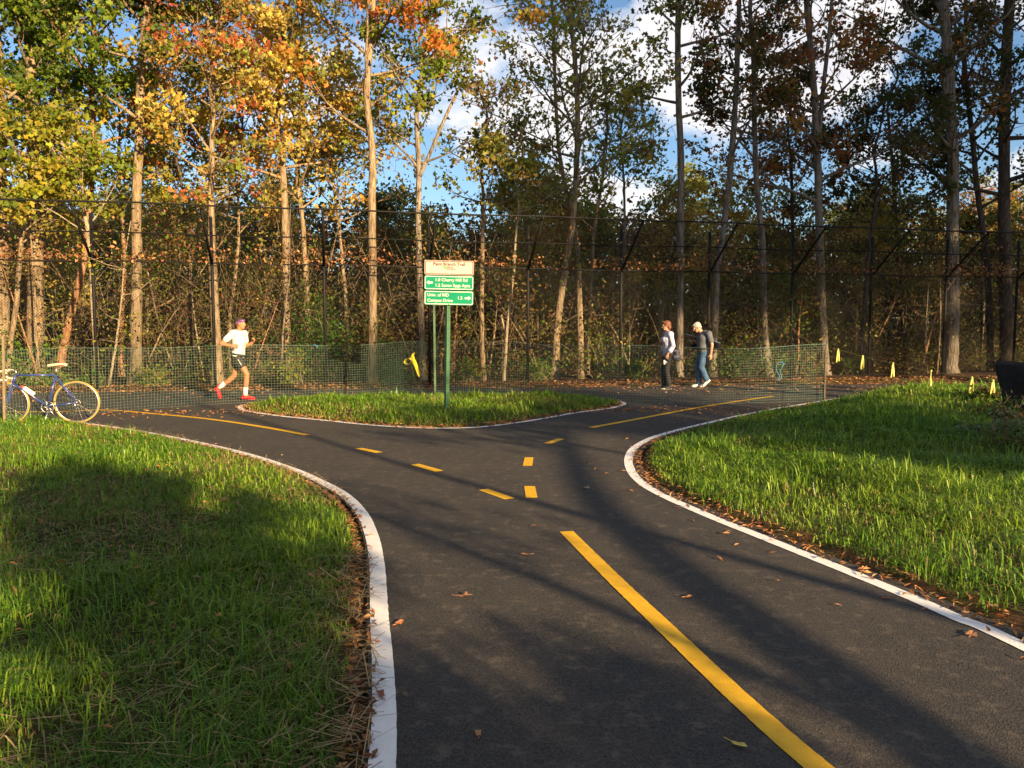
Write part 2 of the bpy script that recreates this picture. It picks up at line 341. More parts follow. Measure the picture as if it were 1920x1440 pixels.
tall = rng.random(n) < .05*np.clip(1+2*snoise(x, y, 3.1, 0), .1, 3); L = np.where(tall, L*1.8, L)
Wd = (.0036 + .00075*y)*np.where(tall, 1.3, 1)
dryp = np.clip(.30 + .75*snoise(x, y, 1.2, 2), .04, .8); dry = rng.random(n) < dryp*np.where(right, .45, .8)
g1 = np.array([.095, .235, .016]); g2 = np.array([.235, .345, .030]); g3 = np.array([.045, .115, .012]); d1 = np.array([.34, .25, .10])
t = np.clip(.5 + .5*snoise(x, y, .8, 1) + rng.normal(0, .28, n), 0, 1)[:, None]
gc = g1*(1-t) + g2*t; q = (rng.random(n) < .22)[:, None]; gc = np.where(q, g3, gc); gc = np.where(dry[:, None], d1*rng.uniform(.6, 1.2, (n, 1)), gc)
L = np.where(dry, L*.75, L)
bend = np.clip(rng.normal(.62, .36, n), 0, 1.4); bend = np.where(dry, bend+.6, bend)
V, lo_, st_, cl = blades(np.stack([x, y, h-.006], 1), L, Wd, bend, gc, rng.uniform(0, 1.0, n))
for nm, msk, lb in (('island_grass', isisl, 'green grass filling the small island between the trail forks'), ('verge_grass', right, 'long green grass covering the raised verge beside the dark bank'),
                    ('lawn_grass', ~isisl & ~right, 'short green grass mixed with straw beside the bicycle and thick white line')):
    ii = np.where(msk)[0]; m5 = np.repeat(msk, 5); nn = len(ii); b = np.arange(nn)[:, None]*5
    lo2 = (b + np.array([0, 1, 3, 2, 2, 3, 4])).ravel(); st2 = (np.arange(nn)[:, None]*7 + np.array([0, 4])).ravel()
    tag(link(nm, raw_mesh(nm, V[m5], lo2, st2, [M_grass], cl[m5])), lb, 'grass', None, 'stuff')

def leaf_quads(C, size, col, flat=0.0, aspect=.6, droop=None):
    """C: centres; one bent rhombus of two triangles for each leaf"""
    n = len(C); nrm = rng.normal(0, 1, (n, 3)); nrm[:, 2] = np.abs(nrm[:, 2]) + flat; nrm /= np.linalg.norm(nrm, axis=1)[:, None]
    a = rng.normal(0, 1, (n, 3)); 
    if droop: a[:, 2] -= droop
    a -= (a*nrm).sum(1)[:, None]*nrm; a /= np.linalg.norm(a, axis=1)[:, None]
    b = np.cross(nrm, a); s = size[:, None]
    V = np.stack([C - a*s*.5, C + b*s*aspect*.5 + nrm*s*.10 - a*s*.06, C + a*s*.5 - nrm*s*.04, C - b*s*aspect*.5 + nrm*s*.10 - a*s*.06], 1).reshape(-1, 3)
    i = np.arange(n)[:, None]*4
    loops = (i + np.array([0, 1, 2, 0, 2, 3])).ravel(); starts = np.arange(2*n)*3
    return V, loops, starts, np.repeat(col, 4, 0)
def lobed(name, C, size, col):
    n = len(C); nrm = rng.normal(0, 1, (n, 3)); nrm[:, 2] = np.abs(nrm[:, 2]); nrm /= np.linalg.norm(nrm, axis=1)[:, None]
    a = rng.normal(0, 1, (n, 3)); a[:, 2] -= .5; a -= (a*nrm).sum(1)[:, None]*nrm; a /= np.linalg.norm(a, axis=1)[:, None]; b = np.cross(nrm, a); s = size[:, None]
    f = lambda p, q, r: C + a*s*p + b*s*q + nrm*s*r
    V = np.stack([f(.55, 0, -.06), f(.12, .48, .10), f(.0, .20, .03), f(-.42, .16, .06), f(-.42, -.16, .06), f(.0, -.20, .03), f(.12, -.48, .10)], 1).reshape(-1, 3)
    i = np.arange(n)[:, None]*7; loops = (i + np.array([0, 1, 2, 0, 2, 5, 0, 5, 6, 2, 3, 4, 5])).ravel(); starts = (np.arange(n)[:, None]*13 + np.array([0, 3, 6, 9])).ravel()
    return raw_mesh(name, V, loops, starts, [M_leaf], np.repeat(col, 7, 0))
def leaf_mesh(name, C, size, col, m=None, **kw):
    V, l, s, c = leaf_quads(C, size, col, **kw); return raw_mesh(name, V, l, s, [m or M_leaf], c)
def pick(pal, n, jit=.16):
    pal = np.array(pal); c = pal[rng.integers(0, len(pal), n)]; return np.clip(c*(1+rng.normal(0, jit, (n, 1)))*(1+rng.normal(0, .06, (n, 3))), .004, .9)
DRY = [(.30, .14, .06), (.38, .17, .07), (.22, .10, .045), (.42, .22, .09), (.30, .20, .11), (.16, .075, .04)]
# leaf litter: on the path by the island, along the verge edges, under the fence
cand = []
def scatter(n, f):
    P = f(n); cand.append(P)
def along(line, n, lo, hi, spread):
    i = rng.integers(0, len(line)-1, n); t = rng.random((n, 1)); Pm = line[i]*(1-t) + line[i+1]*t
    T = line[i+1]-line[i]; T /= np.linalg.norm(T, axis=1)[:, None]+1e-9
    return Pm + np.stack([-T[:, 1], T[:, 0]], 1)*rng.uniform(lo, hi, (n, 1)) + rng.normal(0, spread, (n, 2))
def resample(P, ds):
    d = np.concatenate([[0], np.cumsum(np.linalg.norm(np.diff(P, axis=0), axis=1))]); t = np.arange(0, d[-1], ds)
    return np.column_stack([np.interp(t, d, P[:, 0]), np.interp(t, d, P[:, 1])])
Lr = resample(C_left, .1); Lr = Lr[(Lr[:, 1] > 1.5) & (Lr[:, 0] > -9)]; Rr = resample(C_right, .1); Rr = Rr[(Rr[:, 1] > 1.5) & (Rr[:, 0] < 9)]; Ir = resample(isl_line, .1); Fr = resample(far_edge, .1); Fr = Fr[np.abs(Fr[:, 0]) < 17]
spots = [(along(Lr, 2200, .05, .17, .02), 1), (along(Lr, 60, -.1, .3, .15), 1), (along(Rr, 2200, -.26, -.06, .03), 1), (along(Rr, 200, -.4, .3, .2), 1), (along(Ir, 900, .0, .2, .06), 1.3), (along(Fr, 5200, -.35, 1.1, .12), 1.7), (along(Fr, 420, -2.2, 0, .4), 1.5),
         (rng.normal(0, 1, (150, 2))*(1.0, .35) + gnd(330, 775)[:2], 1.5), (rng.normal(0, 1, (260, 2))*(1.4, .4) + gnd(1290, 770)[:2], 1.5), (rng.normal(0, 1, (500, 2))*(3.5, .7) + gnd(1560, 730)[:2], 1.6),
         (np.stack([rng.uniform(-1, 9, 40), rng.uniform(5.5, 16, 40)], 1), 1.0), (np.stack([rng.uniform(-8, 0, 1300), rng.uniform(2.3, 12, 1300)], 1), 1.1), (np.stack([rng.uniform(5, 12, 3200), rng.uniform(7, 16, 3200)], 1), 1.3)]
PP = np.vstack([a for a, b in spots]); SS = np.concatenate([np.full(len(a), b) for a, b in spots])
i0 = sum(len(a) for a, b in spots[:-2]); hh, s1, s2, _ = region(PP); km = ~((np.arange(len(PP)) >= i0) & ((s1 < .05) | ((PP[:, 0] > 0) & (PP[:, 0] - 5.2 - .5*(PP[:, 1]-7.8) < 0)))); PP, SS, hh, s1, s2 = PP[km], SS[km], hh[km], s1[km], s2[km]
zz_ = np.where((s1 < 0) & (s2 > 0), .006, hh+.012+(s1 > .3)*rng.uniform(.0, .055, len(PP))) + rng.uniform(0, .012, len(PP))
n = len(PP)
tag(link('leaf_litter', leaf_mesh('leaf_litter', np.column_stack([PP, zz_]), SS*rng.uniform(.035, .075, n), pick(DRY, n), M_dry, flat=2.2, aspect=.33)), 'dry orange brown leaves scattered along the trail edges', 'leaves', None, 'stuff')
# straw stalks in the near lawn and along the thick white line
n = 8200
Ps = np.vstack([along(Lr, 1500, .0, .22, .05), np.stack([rng.uniform(-7.5, -.4, n-1500), rng.uniform(2.2, 9, n-1500)], 1)])
hh, s1, s2, _ = region(Ps); km = ((s1 > -.04) & (snoise(Ps[:, 0], Ps[:, 1], 1.2, 2) > -.25)); Ps, hh = Ps[km], hh[km]; n = len(Ps)
th = rng.uniform(0, math.pi, n); ln = rng.uniform(.06, .2, n); d3 = np.stack([np.cos(th), np.sin(th), rng.normal(0, .22, n)], 1)*ln[:, None]/2; w3 = np.stack([-np.sin(th), np.cos(th), np.zeros(n)], 1)*.0022
c3 = np.column_stack([Ps, np.maximum(hh, 0)+rng.uniform(.012, .075, n)])
V = np.stack([c3-d3-w3, c3-d3+w3, c3+d3+w3, c3+d3-w3], 1).reshape(-1, 3)
tag(link('straw', raw_mesh('straw', V, np.arange(4*n), np.arange(n)*4, [M_dry], np.repeat(np.array([.40, .29, .15])*rng.uniform(.5, 1.15, (n, 1)), 4, 0))), 'dry straw stalks strewn through the near lawn', 'straw', None, 'stuff')
# single leaves that can be told apart on the asphalt
def fallen_leaf(px, py, size, rz, label, c, lobes=5, curl=.25):
    p = gnd(px, py); o = empty('fallen_leaf', (p[0], p[1], .008), rz)
    V = [(0, 0, .004)]; m = lobes*4
    for i in range(m):
        a = 2*math.pi*i/m; r = size*.5*(.76 + .24*math.cos(a*lobes))*(1.25 if math.cos(a) > .3 else .9)
        V.append((r*math.cos(a), r*.75*math.sin(a), .003+curl*r*r/size*1.6*abs(math.sin(a*1.5))))
    mb = MB().add(V, [(0, 1+i, 1+(i+1) % m) for i in range(m)]); mm = noisy('leaf_brown', c, tuple(v*1.5 for v in c), 60, .8)
    mb.build('blade', mm, o, False)
    MB().tube([(-size*.3, 0, .005), (-size*.6, size*.06, .007), (-size*.9, size*.02, .012)], .0016, 5).build('stalk', mm, o)
    return tag(o, label, 'leaf', 'single leaves lying on the asphalt')
fallen_leaf(870, 1120, .085, .2, 'lobed brown leaf with long stalk lying alone on the near asphalt', (.17, .085, .045))
fallen_leaf(749, 1171, .07, 1.2, 'small orange leaf on the asphalt touching the thick white line', (.42, .16, .06), 3)
fallen_leaf(897, 1382, .05, 1.7, 'small curled brown leaf at the near end of the path', (.30, .14, .06), 2, .5)
fallen_leaf(986, 1042, .06, 3.0, 'flat reddish leaf lying in the shadow just left of the yellow line', (.28, .12, .05), 2)
fallen_leaf(1290, 1122, .055, .6, 'small orange leaf right of the long yellow line', (.40, .18, .07), 2)
fallen_leaf(1102, 917, .10, 2.4, 'pale brown leaf lying between the dashes and the right curve', (.22, .15, .09), 5)
fallen_leaf(1822, 1193, .09, .9, 'brown leaf on the asphalt beside the right white line', (.25, .12, .06), 3)
fallen_leaf(1383, 1400, .06, -.6, 'yellowish straw coloured leaf near the bottom of the yellow line', (.42, .33, .08), 2)
fallen_leaf(715, 1308, .07, 2.0, 'dark red leaf resting on the thick white line', (.20, .07, .05), 2, .5)

# ------------------------------------------------------------------ tall chain-link fence with canopy arms
STEP = 2.68; HP = 3.10; HT = 4.2; REACH = 1.5; HA = 4.25
fence = empty('chain_link_fence', (FP0[0], FP0[1], 0), math.atan2(FE[1], FE[0]))
tag(fence, 'tall black chain-link fence with slanted canopy arms running along the woods', 'fence')
K0, K1 = -3, 11
m_post = MB().tube([(0, 0, -.1), (0, 0, HT)], .04, 10).ball((0, 0, HT), .046, 10, 6).mesh('post', M_black)
m_arm = MB().tube([(0, -.03, HP-.02), (0, -REACH, HA)], .03, 8).tube([(0, -REACH-.001, HA-.05), (0, -REACH, HA+.05)], .034, 8).mesh('arm', M_black)
def diamond(Wp, Hp, s=.0707, r=.0021):
    mb = MB(); A = np.array([0, 1.0])
    for sg in (1, -1):
        for c in np.arange(-Hp, Wp, s)+s/2:
            x0, z0, x1, z1 = c, 0, c+Hp, Hp
            if x0 < 0: z0 -= x0; x0 = 0
            if x1 > Wp: z1 -= (x1-Wp); x1 = Wp
            if z1-z0 < .02: continue
            p, q = (x0, 0.002*sg, z0), (x1, .002*sg, z1)
            if sg < 0: p, q = (Wp-x0, .002*sg, z0), (Wp-x1, .002*sg, z1)
            mb.tube([p, q], r, 3, False)
    return mb
m_panel = diamond(STEP, HP-.06).mesh('mesh_panel', M_link)
slant = math.hypot(REACH, HA-HP)
m_can = diamond(STEP, slant).mesh('canopy_panel', M_link)
for k in range(K0, K1+1):
    o = link('post', m_post, fence); o.location = (k*STEP, 0, 0)
    o = link('arm', m_arm, fence); o.location = (k*STEP, 0, 0)
    if k < K1:
        o = link('mesh_panel', m_panel, fence); o.location = (k*STEP, -.045, .04)
        o = link('canopy_panel', m_can, fence); o.location = (k*STEP, -.035, HP); o.rotation_euler = (math.atan2(REACH, HA-HP), 0, 0)
xa, xb = K0*STEP, K1*STEP
def sagline(y0, z0, r):
    P = [(x_, y_, z_ + .012*math.sin(x_*1.3)+rng.normal(0, .004)) for x_, y_, z_ in [(x_, y0, z0) for x_ in np.arange(xa, xb+.1, STEP/4)]]
    return MB().tube(P, r, 8)
sagline(-.05, HP, .020).build('rail', M_black, fence)
sagline(-REACH*.5-.035, (HP+HA)/2+.03, .016).build('rail', M_black, fence)
sagline(-REACH-.03, HA+.03, .021).build('rail', M_black, fence)
sagline(-.05, .07, .006).build('tension_wire', M_black, fence)
fw = lambda s, off, z: np.array([*(FP0 + FE*s + FN*off), z])
n = 3400
s_ = rng.uniform(xa, xb, n); dens = .5+.5*snoise(s_, s_*0, 1.0, 2); s_ = s_[rng.random(n) < dens+.25]; n = len(s_)
u_ = np.abs(rng.normal(0, .14, n)); u_ = np.where(rng.random(n) < .12, rng.uniform(0, 1, n), u_)
C = np.column_stack([FP0 + s_[:, None]*FE + (FN[None]*(.06+u_[:, None]*REACH)), HP + .03 + u_*(HA-HP) + rng.uniform(-.05, .06, n)])
tag(link('caught_leaves', leaf_mesh('caught_leaves', C, rng.uniform(.05, .12, n), pick(DRY+[(.45, .2, .1), (.5, .25, .14)], n), M_dry)), 'dead leaves caught along the canopy crease of the tall fence', 'leaves', None, 'stuff')

# ------------------------------------------------------------------ green plastic mesh barrier
def net(name, label, pts, hz, cell=.056):
    base = [gnd(*p) for p in pts]; P = crom(np.array([[b[0], b[1], h_] for b, h_ in zip(base, hz)]), 10)
    d = np.concatenate([[0], np.cumsum(np.linalg.norm(np.diff(P[:, :2], axis=0), axis=1))])
    def pt(s, v):
        x_ = np.interp(s, d, P[:, 0]); y_ = np.interp(s, d, P[:, 1]); ht = np.interp(s, d, P[:, 2])
        wob = .025*np.sin(s*2.1+v*3) + .018*np.sin(s*5.3-v*4) ; sag = .02*np.sin(s*1.7)
        return np.stack([x_ + wob*.3, y_ + wob, .02 + v*(ht-.02) + sag*v], -1)
    mb = MB(); ns_ = int(d[-1]/cell)
    for i in range(ns_+1):
        s = i*d[-1]/ns_; v = np.linspace(0, 1, 6); mb.tube(pt(np.full(6, s), v), .0018, 3, False)
    nv_ = int(1.17/.052)
    for j in range(nv_+1):
        s = np.linspace(0, d[-1], max(8, int(d[-1]/.22))); mb.tube(pt(s, np.full(len(s), j/nv_)), .0018 if j < nv_ else .0045, 3, False)
    root = empty(name, (0, 0, 0)); mb.build('mesh', M_net, root)
    return tag(root, label, 'barrier mesh'), pt, d
n1, pt1, d1_ = net('barrier_mesh', 'green plastic mesh barrier behind the bicycle and in front of the runner', [(8, 800), (180, 776), (450, 757), (690, 748), (800, 735)], [1.16, 1.17, 1.16, 1.17, 1.2])
n2, pt2, d2_ = net('barrier_mesh', 'green plastic mesh barrier behind the sign and in front of the two walkers', [(817, 743), (1000, 750), (1270, 759), (1420, 757), (1548, 752)], [1.22, 1.19, 1.14, 1.13, 1.17])
M_stake_shaded = noisy('dark_stake_wood', (.07, .05, .035), (.12, .09, .06), 20, .85, 5)  # stake wood darkened, its shade put into the colour
def stake(name, label, px, py, h_, w, m, tilt=0, cat='stake', d=None):
    p = gnd(px, py) if d is None else np.array([at(px, 612, d)[0], d, 0]); z0 = gz(p[0], p[1])
    o = empty(name, (p[0], p[1], z0)); 
    MB().box((0, 0, h_/2-.08), (w, w, h_+.16)).build('shaft', m, o, False); MB().box((0, 0, h_+.01), (w*1.02, w*1.02, .02)).build('top', m, o, False)
    o.rotation_euler = (0, tilt, .3); return tag(o, label, cat)
stake('wooden_stake', 'thin weathered wooden stake beside the bicycle handlebar', 9, 801, 1.33, .035, M_stake, .03)
stake('wooden_stake', 'thin dark wooden stake ending the mesh barrier on the grassy mound', 1545, 754, 1.17, .026, M_stake_shaded, .0)
def uchan(w=.05, h_=2.5, t=.005):
    mb = MB(); mb.box((0, 0, h_/2), (w, t, h_)); mb.box((-w/2, -w*.3, h_/2), (t, w*.6, h_)); mb.box((w/2, -w*.3, h_/2), (t, w*.6, h_)); return mb
p = gnd(816, 746); gp = empty('metal_post', (p[0], p[1], gz(p[0], p[1])))
tag(gp, 'slim pale green metal post standing just behind the trail sign post', 'post')
M_postl = noisy('pale_green_post', (.08, .16, .09), (.11, .20, .12), 9, .45, 4)
mb = MB(); mb.box((0, 0, 1.03), (.045, .006, 2.2)); mb.box((0, .015, 1.03), (.006, .03, 2.2)); mb.build('shaft', M_postl, gp, False); MB().box((0, .02, .1), (.1, .004, .12)).build('anchor_plate', M_postl, gp, False)
gp.rotation_euler = (0, -.004, .15)
# yellow ribbon tied to the left mesh
def ribbon(pts, w, m, name, parent=None, twist=1.0):
    P = crom(np.array(pts, float), 8); n_ = len(P); T = np.gradient(P, axis=0); T /= np.linalg.norm(T, axis=1)[:, None]+1e-9
    a = np.linspace(0, twist, n_); B = np.stack([np.cos(a), np.sin(a), .3*np.sin(a*2)], 1); B -= (B*T).sum(1)[:, None]*T; B /= np.linalg.norm(B, axis=1)[:, None]+1e-9
    V = np.vstack([P-B*w/2, P+B*w/2]); o = MB().add(V, [(i, i+1, n_+i+1, n_+i) for i in range(n_-1)]).build(name, m, parent)
    sm = o.modifiers.new('thickness', 'SOLIDIFY'); sm.thickness = .002; return o
q = pt1(d1_[-1]-.55, .62); rb = empty('yellow_ribbon', tuple(q + np.array([0, -.03, 0])))
tag(rb, 'bright yellow caution ribbon knotted on the green mesh near the sign', 'ribbon')
MB().ball((0, 0, 0), (.05, .04, .045), 10, 7).build('knot', M_ribY, rb)
ribbon([(0, 0, 0), (-.06, -.02, .06), (-.15, -.02, .05), (-.2, -.01, -.02), (-.12, -.02, -.07), (-.03, 0, -.01)], .09, M_ribY, 'bow', rb, 1.6)
ribbon([(0, 0, 0), (-.02, -.03, .12), (.03, -.01, .19)], .07, M_ribY, 'loop', rb, 1.2)
ribbon([(0, 0, 0), (.05, -.03, -.10), (.09, -.02, -.24), (.13, -.02, -.36)], .085, M_ribY, 'tail', rb, 1.4)
# small blue tie and blue rope
q = pt1(d1_[-1]*.66, 1.0); bt = empty('blue_tie', (at(591, 647, q[1])[0], q[1]-.02, q[2])); tag(bt, 'tiny blue cord tied on the top edge of the mesh behind the runner', 'cord')
MB().tube(crom([(-.05, 0, 0), (0, -.02, .02), (.05, -.01, -.01), (.03, 0, -.05)], 6), .008, 6).build('cord', M_blue, bt)
s_r = d2_[-1]*.86; q = pt2(s_r, .55); br = empty('blue_rope', (q[0], q[1]-.03, q[2])); tag(br, 'looped light blue rope hanging on the mesh near its right end', 'rope')
MB().tube(crom([(.10, 0, .16), (.02, -.02, .20), (-.06, -.01, .14), (-.05, 0, .02), (.0, -.02, -.08), (-.03, -.01, -.16)], 8), .007, 6).build('loop', M_blue, br)
MB().tube(crom([(.10, 0, .16), (.05, -.02, .10), (.02, -.01, .0), (.05, 0, -.1), (.0, -.01, -.18)], 8), .007, 6).build('loose_end', M_blue, br)

# ------------------------------------------------------------------ flagged string and black silt fabric on the right
sa = pt2(d2_[-1], .96); sb = np.array([7.35, 10.3, .72])
def onstr(t): return sa*(1-t) + sb*t + np.array([0, 0, -.10*4*t*(1-t)])
st_o = MB().tube([onstr(t) for t in np.linspace(0, 1.0, 30)], .0013, 4).build('flag_string', M_ribP); tag(st_o, 'thin string carrying pale yellow ribbons from the mesh to the black fabric', 'string')
words = ['first, nearest the wooden stake', 'second from the wooden stake', 'third from the wooden stake', 'fourth from the wooden stake, above the path edge', 'fifth from the wooden stake, above the mound', 'sixth from the wooden stake, close to black fabric', 'last, hanging over the black fabric']
for i, (px, py) in enumerate([(1571, 656), (1617, 668), (1675, 684), (1748, 703), (1825, 722), (1863, 732), (1917, 752)]):
    ts = np.linspace(0, 1, 200); X = np.array([onstr(t) for t in ts]); U = 960+F_PX*X[:, 0]/X[:, 1]; t = ts[np.argmin(abs(U-px))]
    b_ = onstr(t); o = empty('pale_ribbon', tuple(b_), rng.uniform(-.8, .8)); sc_ = [.26, .25, .26, .27, .24, .20, .14][i]
    tag(o, f'pale yellow ribbon on the string, {words[i]}', 'ribbon', 'pale ribbons on the string')
    MB().ball((0, 0, 0), (.018, .016, .02), 8, 6).build('knot', M_ribP, o)
    ribbon([(0, 0, 0), (-.012, -.008, -sc_*.5), (-.02, .01, -sc_)], .032, M_ribP, 'tail', o, .8)
    ribbon([(0, .01, 0), (.014, .006, -sc_*.5), (.018, .0, -sc_*.92)], .032, M_ribP, 'tail', o, -.7)
tf = empty('silt_fabric', (6.95, 10.9, gz(6.95, 10.9))); tag(tf, 'black silt fabric sagging between stakes at the right edge of the lawn', 'fabric')
nu, nv = 40, 12; V = []
for i in range(nu):
    u = i/(nu-1)
    for j in range(nv):
        v = j/(nv-1); top = .78 - .20*math.sin(min(u*3.1, 3.1)) + .02*math.sin(u*25)
        X = u*3.0 + .05*math.sin(v*5+u*9); Y = -u*2.6 + .13*math.sin(u*16+v*2)*(.3+v*.7) - .22*(1-v)*math.sin(u*3.1) + .05*math.sin(u*41)
        V.append((X-.05*(1-v)*(u < .05), Y, -.06 - .25*u*u + v*(top+.06)))
fb = MB().add(V, [(i*nv+j, (i+1)*nv+j, (i+1)*nv+j+1, i*nv+j+1) for i in range(nu-1) for j in range(nv-1)]).build('fabric', M_tarp, tf); fb.modifiers.new('thickness', 'SOLIDIFY').thickness = .004
for u in (0.04, .5, 1): MB().box((u*3.0+.05, -u*2.6+.22, .25), (.035, .035, 1.0)).build('stake', M_stake, tf, False)

# ------------------------------------------------------------------ trail sign
def text_mesh(s, size, m, bold=0.0, align='CENTER', depth=.002):
    cu = bpy.data.curves.new('lettering', 'FONT'); cu.body = s; cu.size = size; cu.offset = bold; cu.extrude = depth/2; cu.align_x = align; cu.align_y = 'CENTER'; cu.resolution_u = 3
    o = bpy.data.objects.new('tmp', cu); COL.objects.link(o); dg = bpy.context.evaluated_depsgraph_get()
    me = bpy.data.meshes.new_from_object(o.evaluated_get(dg)); bpy.data.objects.remove(o); bpy.data.curves.remove(cu)
    me.materials.clear(); me.materials.append(m); me.name = 'lettering'; return me
def rrect(w, h_, r, n=6):
    P = []
    for cx, cy, a0 in ((w/2-r, h_/2-r, 0), (-w/2+r, h_/2-r, 90), (-w/2+r, -h_/2+r, 180), (w/2-r, -h_/2+r, 270)):
        for i in range(n+1): a = math.radians(a0+90*i/n); P.append((cx+r*math.cos(a), cy+r*math.sin(a)))
    return P
def slab(P, y0, y1):
    n_ = len(P); V = [(x_, y0, z_) for x_, z_ in P] + [(x_, y1, z_) for x_, z_ in P]
    return V, [tuple(range(n_)), tuple(range(2*n_-1, n_-1, -1))] + [(i, i+n_, (i+1) % n_+n_, (i+1) % n_) for i in range(n_)]
def ring(Pa, Pb, y0):
    n_ = len(Pa); return [(x_, y0, z_) for x_, z_ in Pa] + [(x_, y0, z_) for x_, z_ in Pb], [(i, (i+1) % n_, n_+(i+1) % n_, n_+i) for i in range(n_)]
p = gnd(837, 784); sg = empty('trail_sign', (p[0], p[1], gz(p[0], p[1])-.02)); sg.rotation_euler = (0, .018, .03)
tag(sg, 'green perforated post carrying one white and two green trail direction boards', 'sign')
D_S = p[1]
mb = MB(); Rm = Euler((0, 0, .62)).to_matrix(); mb.box((0, .03, 1.25), (.062, .062, 2.56), np.array(Rm)); po = mb.build('post', M_post, sg, False)
hm = MB()
M_hole = mat('hole_dark', (.006, .012, .008), .9)
for fn in ((1, 0), (0, -1)):
    d3 = np.array(Rm) @ np.array([fn[0], fn[1], 0])
    for z_ in np.arange(.1, 1.86, .0508):
        c_ = np.array([0, .03, z_]) + d3*.0312; a_ = np.cross(d3, [0, 0, 1.]); t_ = np.arange(8)*math.pi/4
        hm.add([c_ + .0075*(math.cos(q_)*a_ + math.sin(q_)*np.array([0, 0, 1.])) for q_ in t_], [tuple(range(8))])
hm.build('holes', M_hole, po, False)
def board(zc, h_, m_face, m_trim, letter):
    w = .82; V, Fs = slab(rrect(w, h_, .03), -.012, -.004); o = MB().add(V, Fs).build('sign_board', m_face, sg, False); o.location = (.02, -.02, zc)
    V, Fs = ring(rrect(w-.018, h_-.018, .026), rrect(w-.042, h_-.042, .018), -.0135); MB().add(V, Fs).build('border', m_trim, o, False)
    for txt, x_, z_, sz, al, bold, m in letter:
        l = link('lettering', text_mesh(txt, sz, m, bold, al), o); l.location = (x_, -.0145, z_); l.rotation_euler = (math.pi/2, 0, 0)
    for z_ in (h_/2-.018, -h_/2+.018): MB().ball((.0, -.014, z_), (.009, .006, .009), 8, 5).build('bolt', M_alu, o)
    return o
def arrow(o, x_, z_, sg_):
    P = [(-.055*1, 0), (-.01, .036), (-.01, .014), (.05, .014), (.05, -.014), (-.01, -.014), (-.01, -.036)]
    P = [(sg_*a, b) for a, b in P]; V, Fs = slab(P, -.0148, -.0125); a_ = MB().add(V, Fs).build('arrow', M_slet, o, False); a_.location = (x_, 0, z_)
b1 = board(2.445, .238, M_board, M_sbrown, [('Paint Branch Trail', 0, .058, .074, 'CENTER', .0012, M_sbrown), ('Parks &', -.045, .010, .034, 'LEFT', .0004, M_sbrown), ('Recreation', -.045, -.019, .034, 'LEFT', .0004, M_sbrown)])
Vl, Fl = slab([(-.10, .025), (-.05, .03), (-.05, -.03), (-.065, -.03), (-.068, -.01), (-.085, -.012), (-.088, .006), (-.10, .006)], -.0145, -.0125); MB().add(Vl, Fl).build('logo', M_slgreen, b1, False)
b2 = board(2.196, .235, M_sgreen, M_slet, [('1.0 Cherry Hill Rd', -.235, .045, .073, 'LEFT', .0006, M_slet), ('1.2 Seven Spgs Apts', -.235, -.045, .073, 'LEFT', .0006, M_slet)]); arrow(b2, -.32, .0, 1)
b3 = board(1.945, .235, M_sgreen, M_slet, [('Univ. of MD', -.36, .045, .073, 'LEFT', .0006, M_slet), ('Campus Drive', -.36, -.045, .073, 'LEFT', .0006, M_slet), ('1.5', .14, .0, .073, 'LEFT', .0006, M_slet)]); arrow(b3, .315, .0, -1)

# ------------------------------------------------------------------ bicycle
M_bblue = noisy('bike_blue_paint', (.022, .045, .19), (.035, .06, .24), 5, .25, 3, spec=.6)
M_chr = mat('bike_chrome', (.45, .45, .46), .38, 1.0); M_tyre = mat('tan_yellow_tyre', (.34, .235, .055), .7); M_tread = mat('tyre_tread', (.03, .03, .03), .8)
M_bar = mat('cream_bar_tape', (.70, .60, .45), .6); M_sad = mat('tan_saddle', (.66, .50, .34), .45); M_bk = mat('black_rubber', (.02, .02, .02), .6)
M_bot = mat('clear_bottle', (.75, .70, .62), .25, 0, .6); M_redc = mat('red_cap', (.55, .06, .04), .4)
pr, pf = gnd(146, 794, .0), gnd(14, 798, .0)
dirb = math.atan2(pf[1]-pr[1], pf[0]-pr[0])
bk = empty('bicycle', (pr[0], pr[1], max(gz(pr[0], pr[1]), 0)+.005), dirb); tag(bk, 'blue road bicycle with yellow tyres standing beside the lawn', 'bicycle')
WB = 1.0; RW = .338
def torus(c, R, r, n=48, k=8):
    P = [(c[0]+R*math.cos(2*math.pi*i/n), 0, c[2]+R*math.sin(2*math.pi*i/n)) for i in range(n)]; V = []; Fs = []
    for i in range(n):
        a = 2*math.pi*i/n
        for j in range(k):
            b = 2*math.pi*j/k; V.append((c[0]+(R+r*math.cos(b))*math.cos(a), r*math.sin(b), c[2]+(R+r*math.cos(b))*math.sin(a)))
            Fs.append((i*k+j, ((i+1) % n)*k+j, ((i+1) % n)*k+(j+1) % k, i*k+(j+1) % k))
    return V, Fs
def bike_wheel(cx):
    c = (cx, 0, RW); V, Fs = torus(c, RW-.012, .0115); w = MB().add(V, Fs).build('wheel', M_tyre, bk)
    V, Fs = torus(c, RW-.030, .009); MB().add(V, Fs).build('rim', M_chr, w)
    s = MB()
    for i in range(28):
        a = 2*math.pi*i/28; sd = .03*(1 if i % 2 else -1); s.tube([(cx+.02*math.cos(a+.8*(1 if i % 4 < 2 else -1)), sd, RW+.02*math.sin(a+.8*(1 if i % 4 < 2 else -1))), (cx+(RW-.03)*math.cos(a), 0, RW+(RW-.03)*math.sin(a))], .0008, 3, False)
    s.build('spokes', M_chr, w); MB().tube([(cx, -.055, RW), (cx, .055, RW)], .018, 10).build('hub', M_chr, w)
    return w
bike_wheel(0); bike_wheel(WB)
BB = (.405, 0, .275); ST = (.29, 0, .775); HTt = (.845, 0, .785); HB = (.885, 0, .655)
fr = MB()
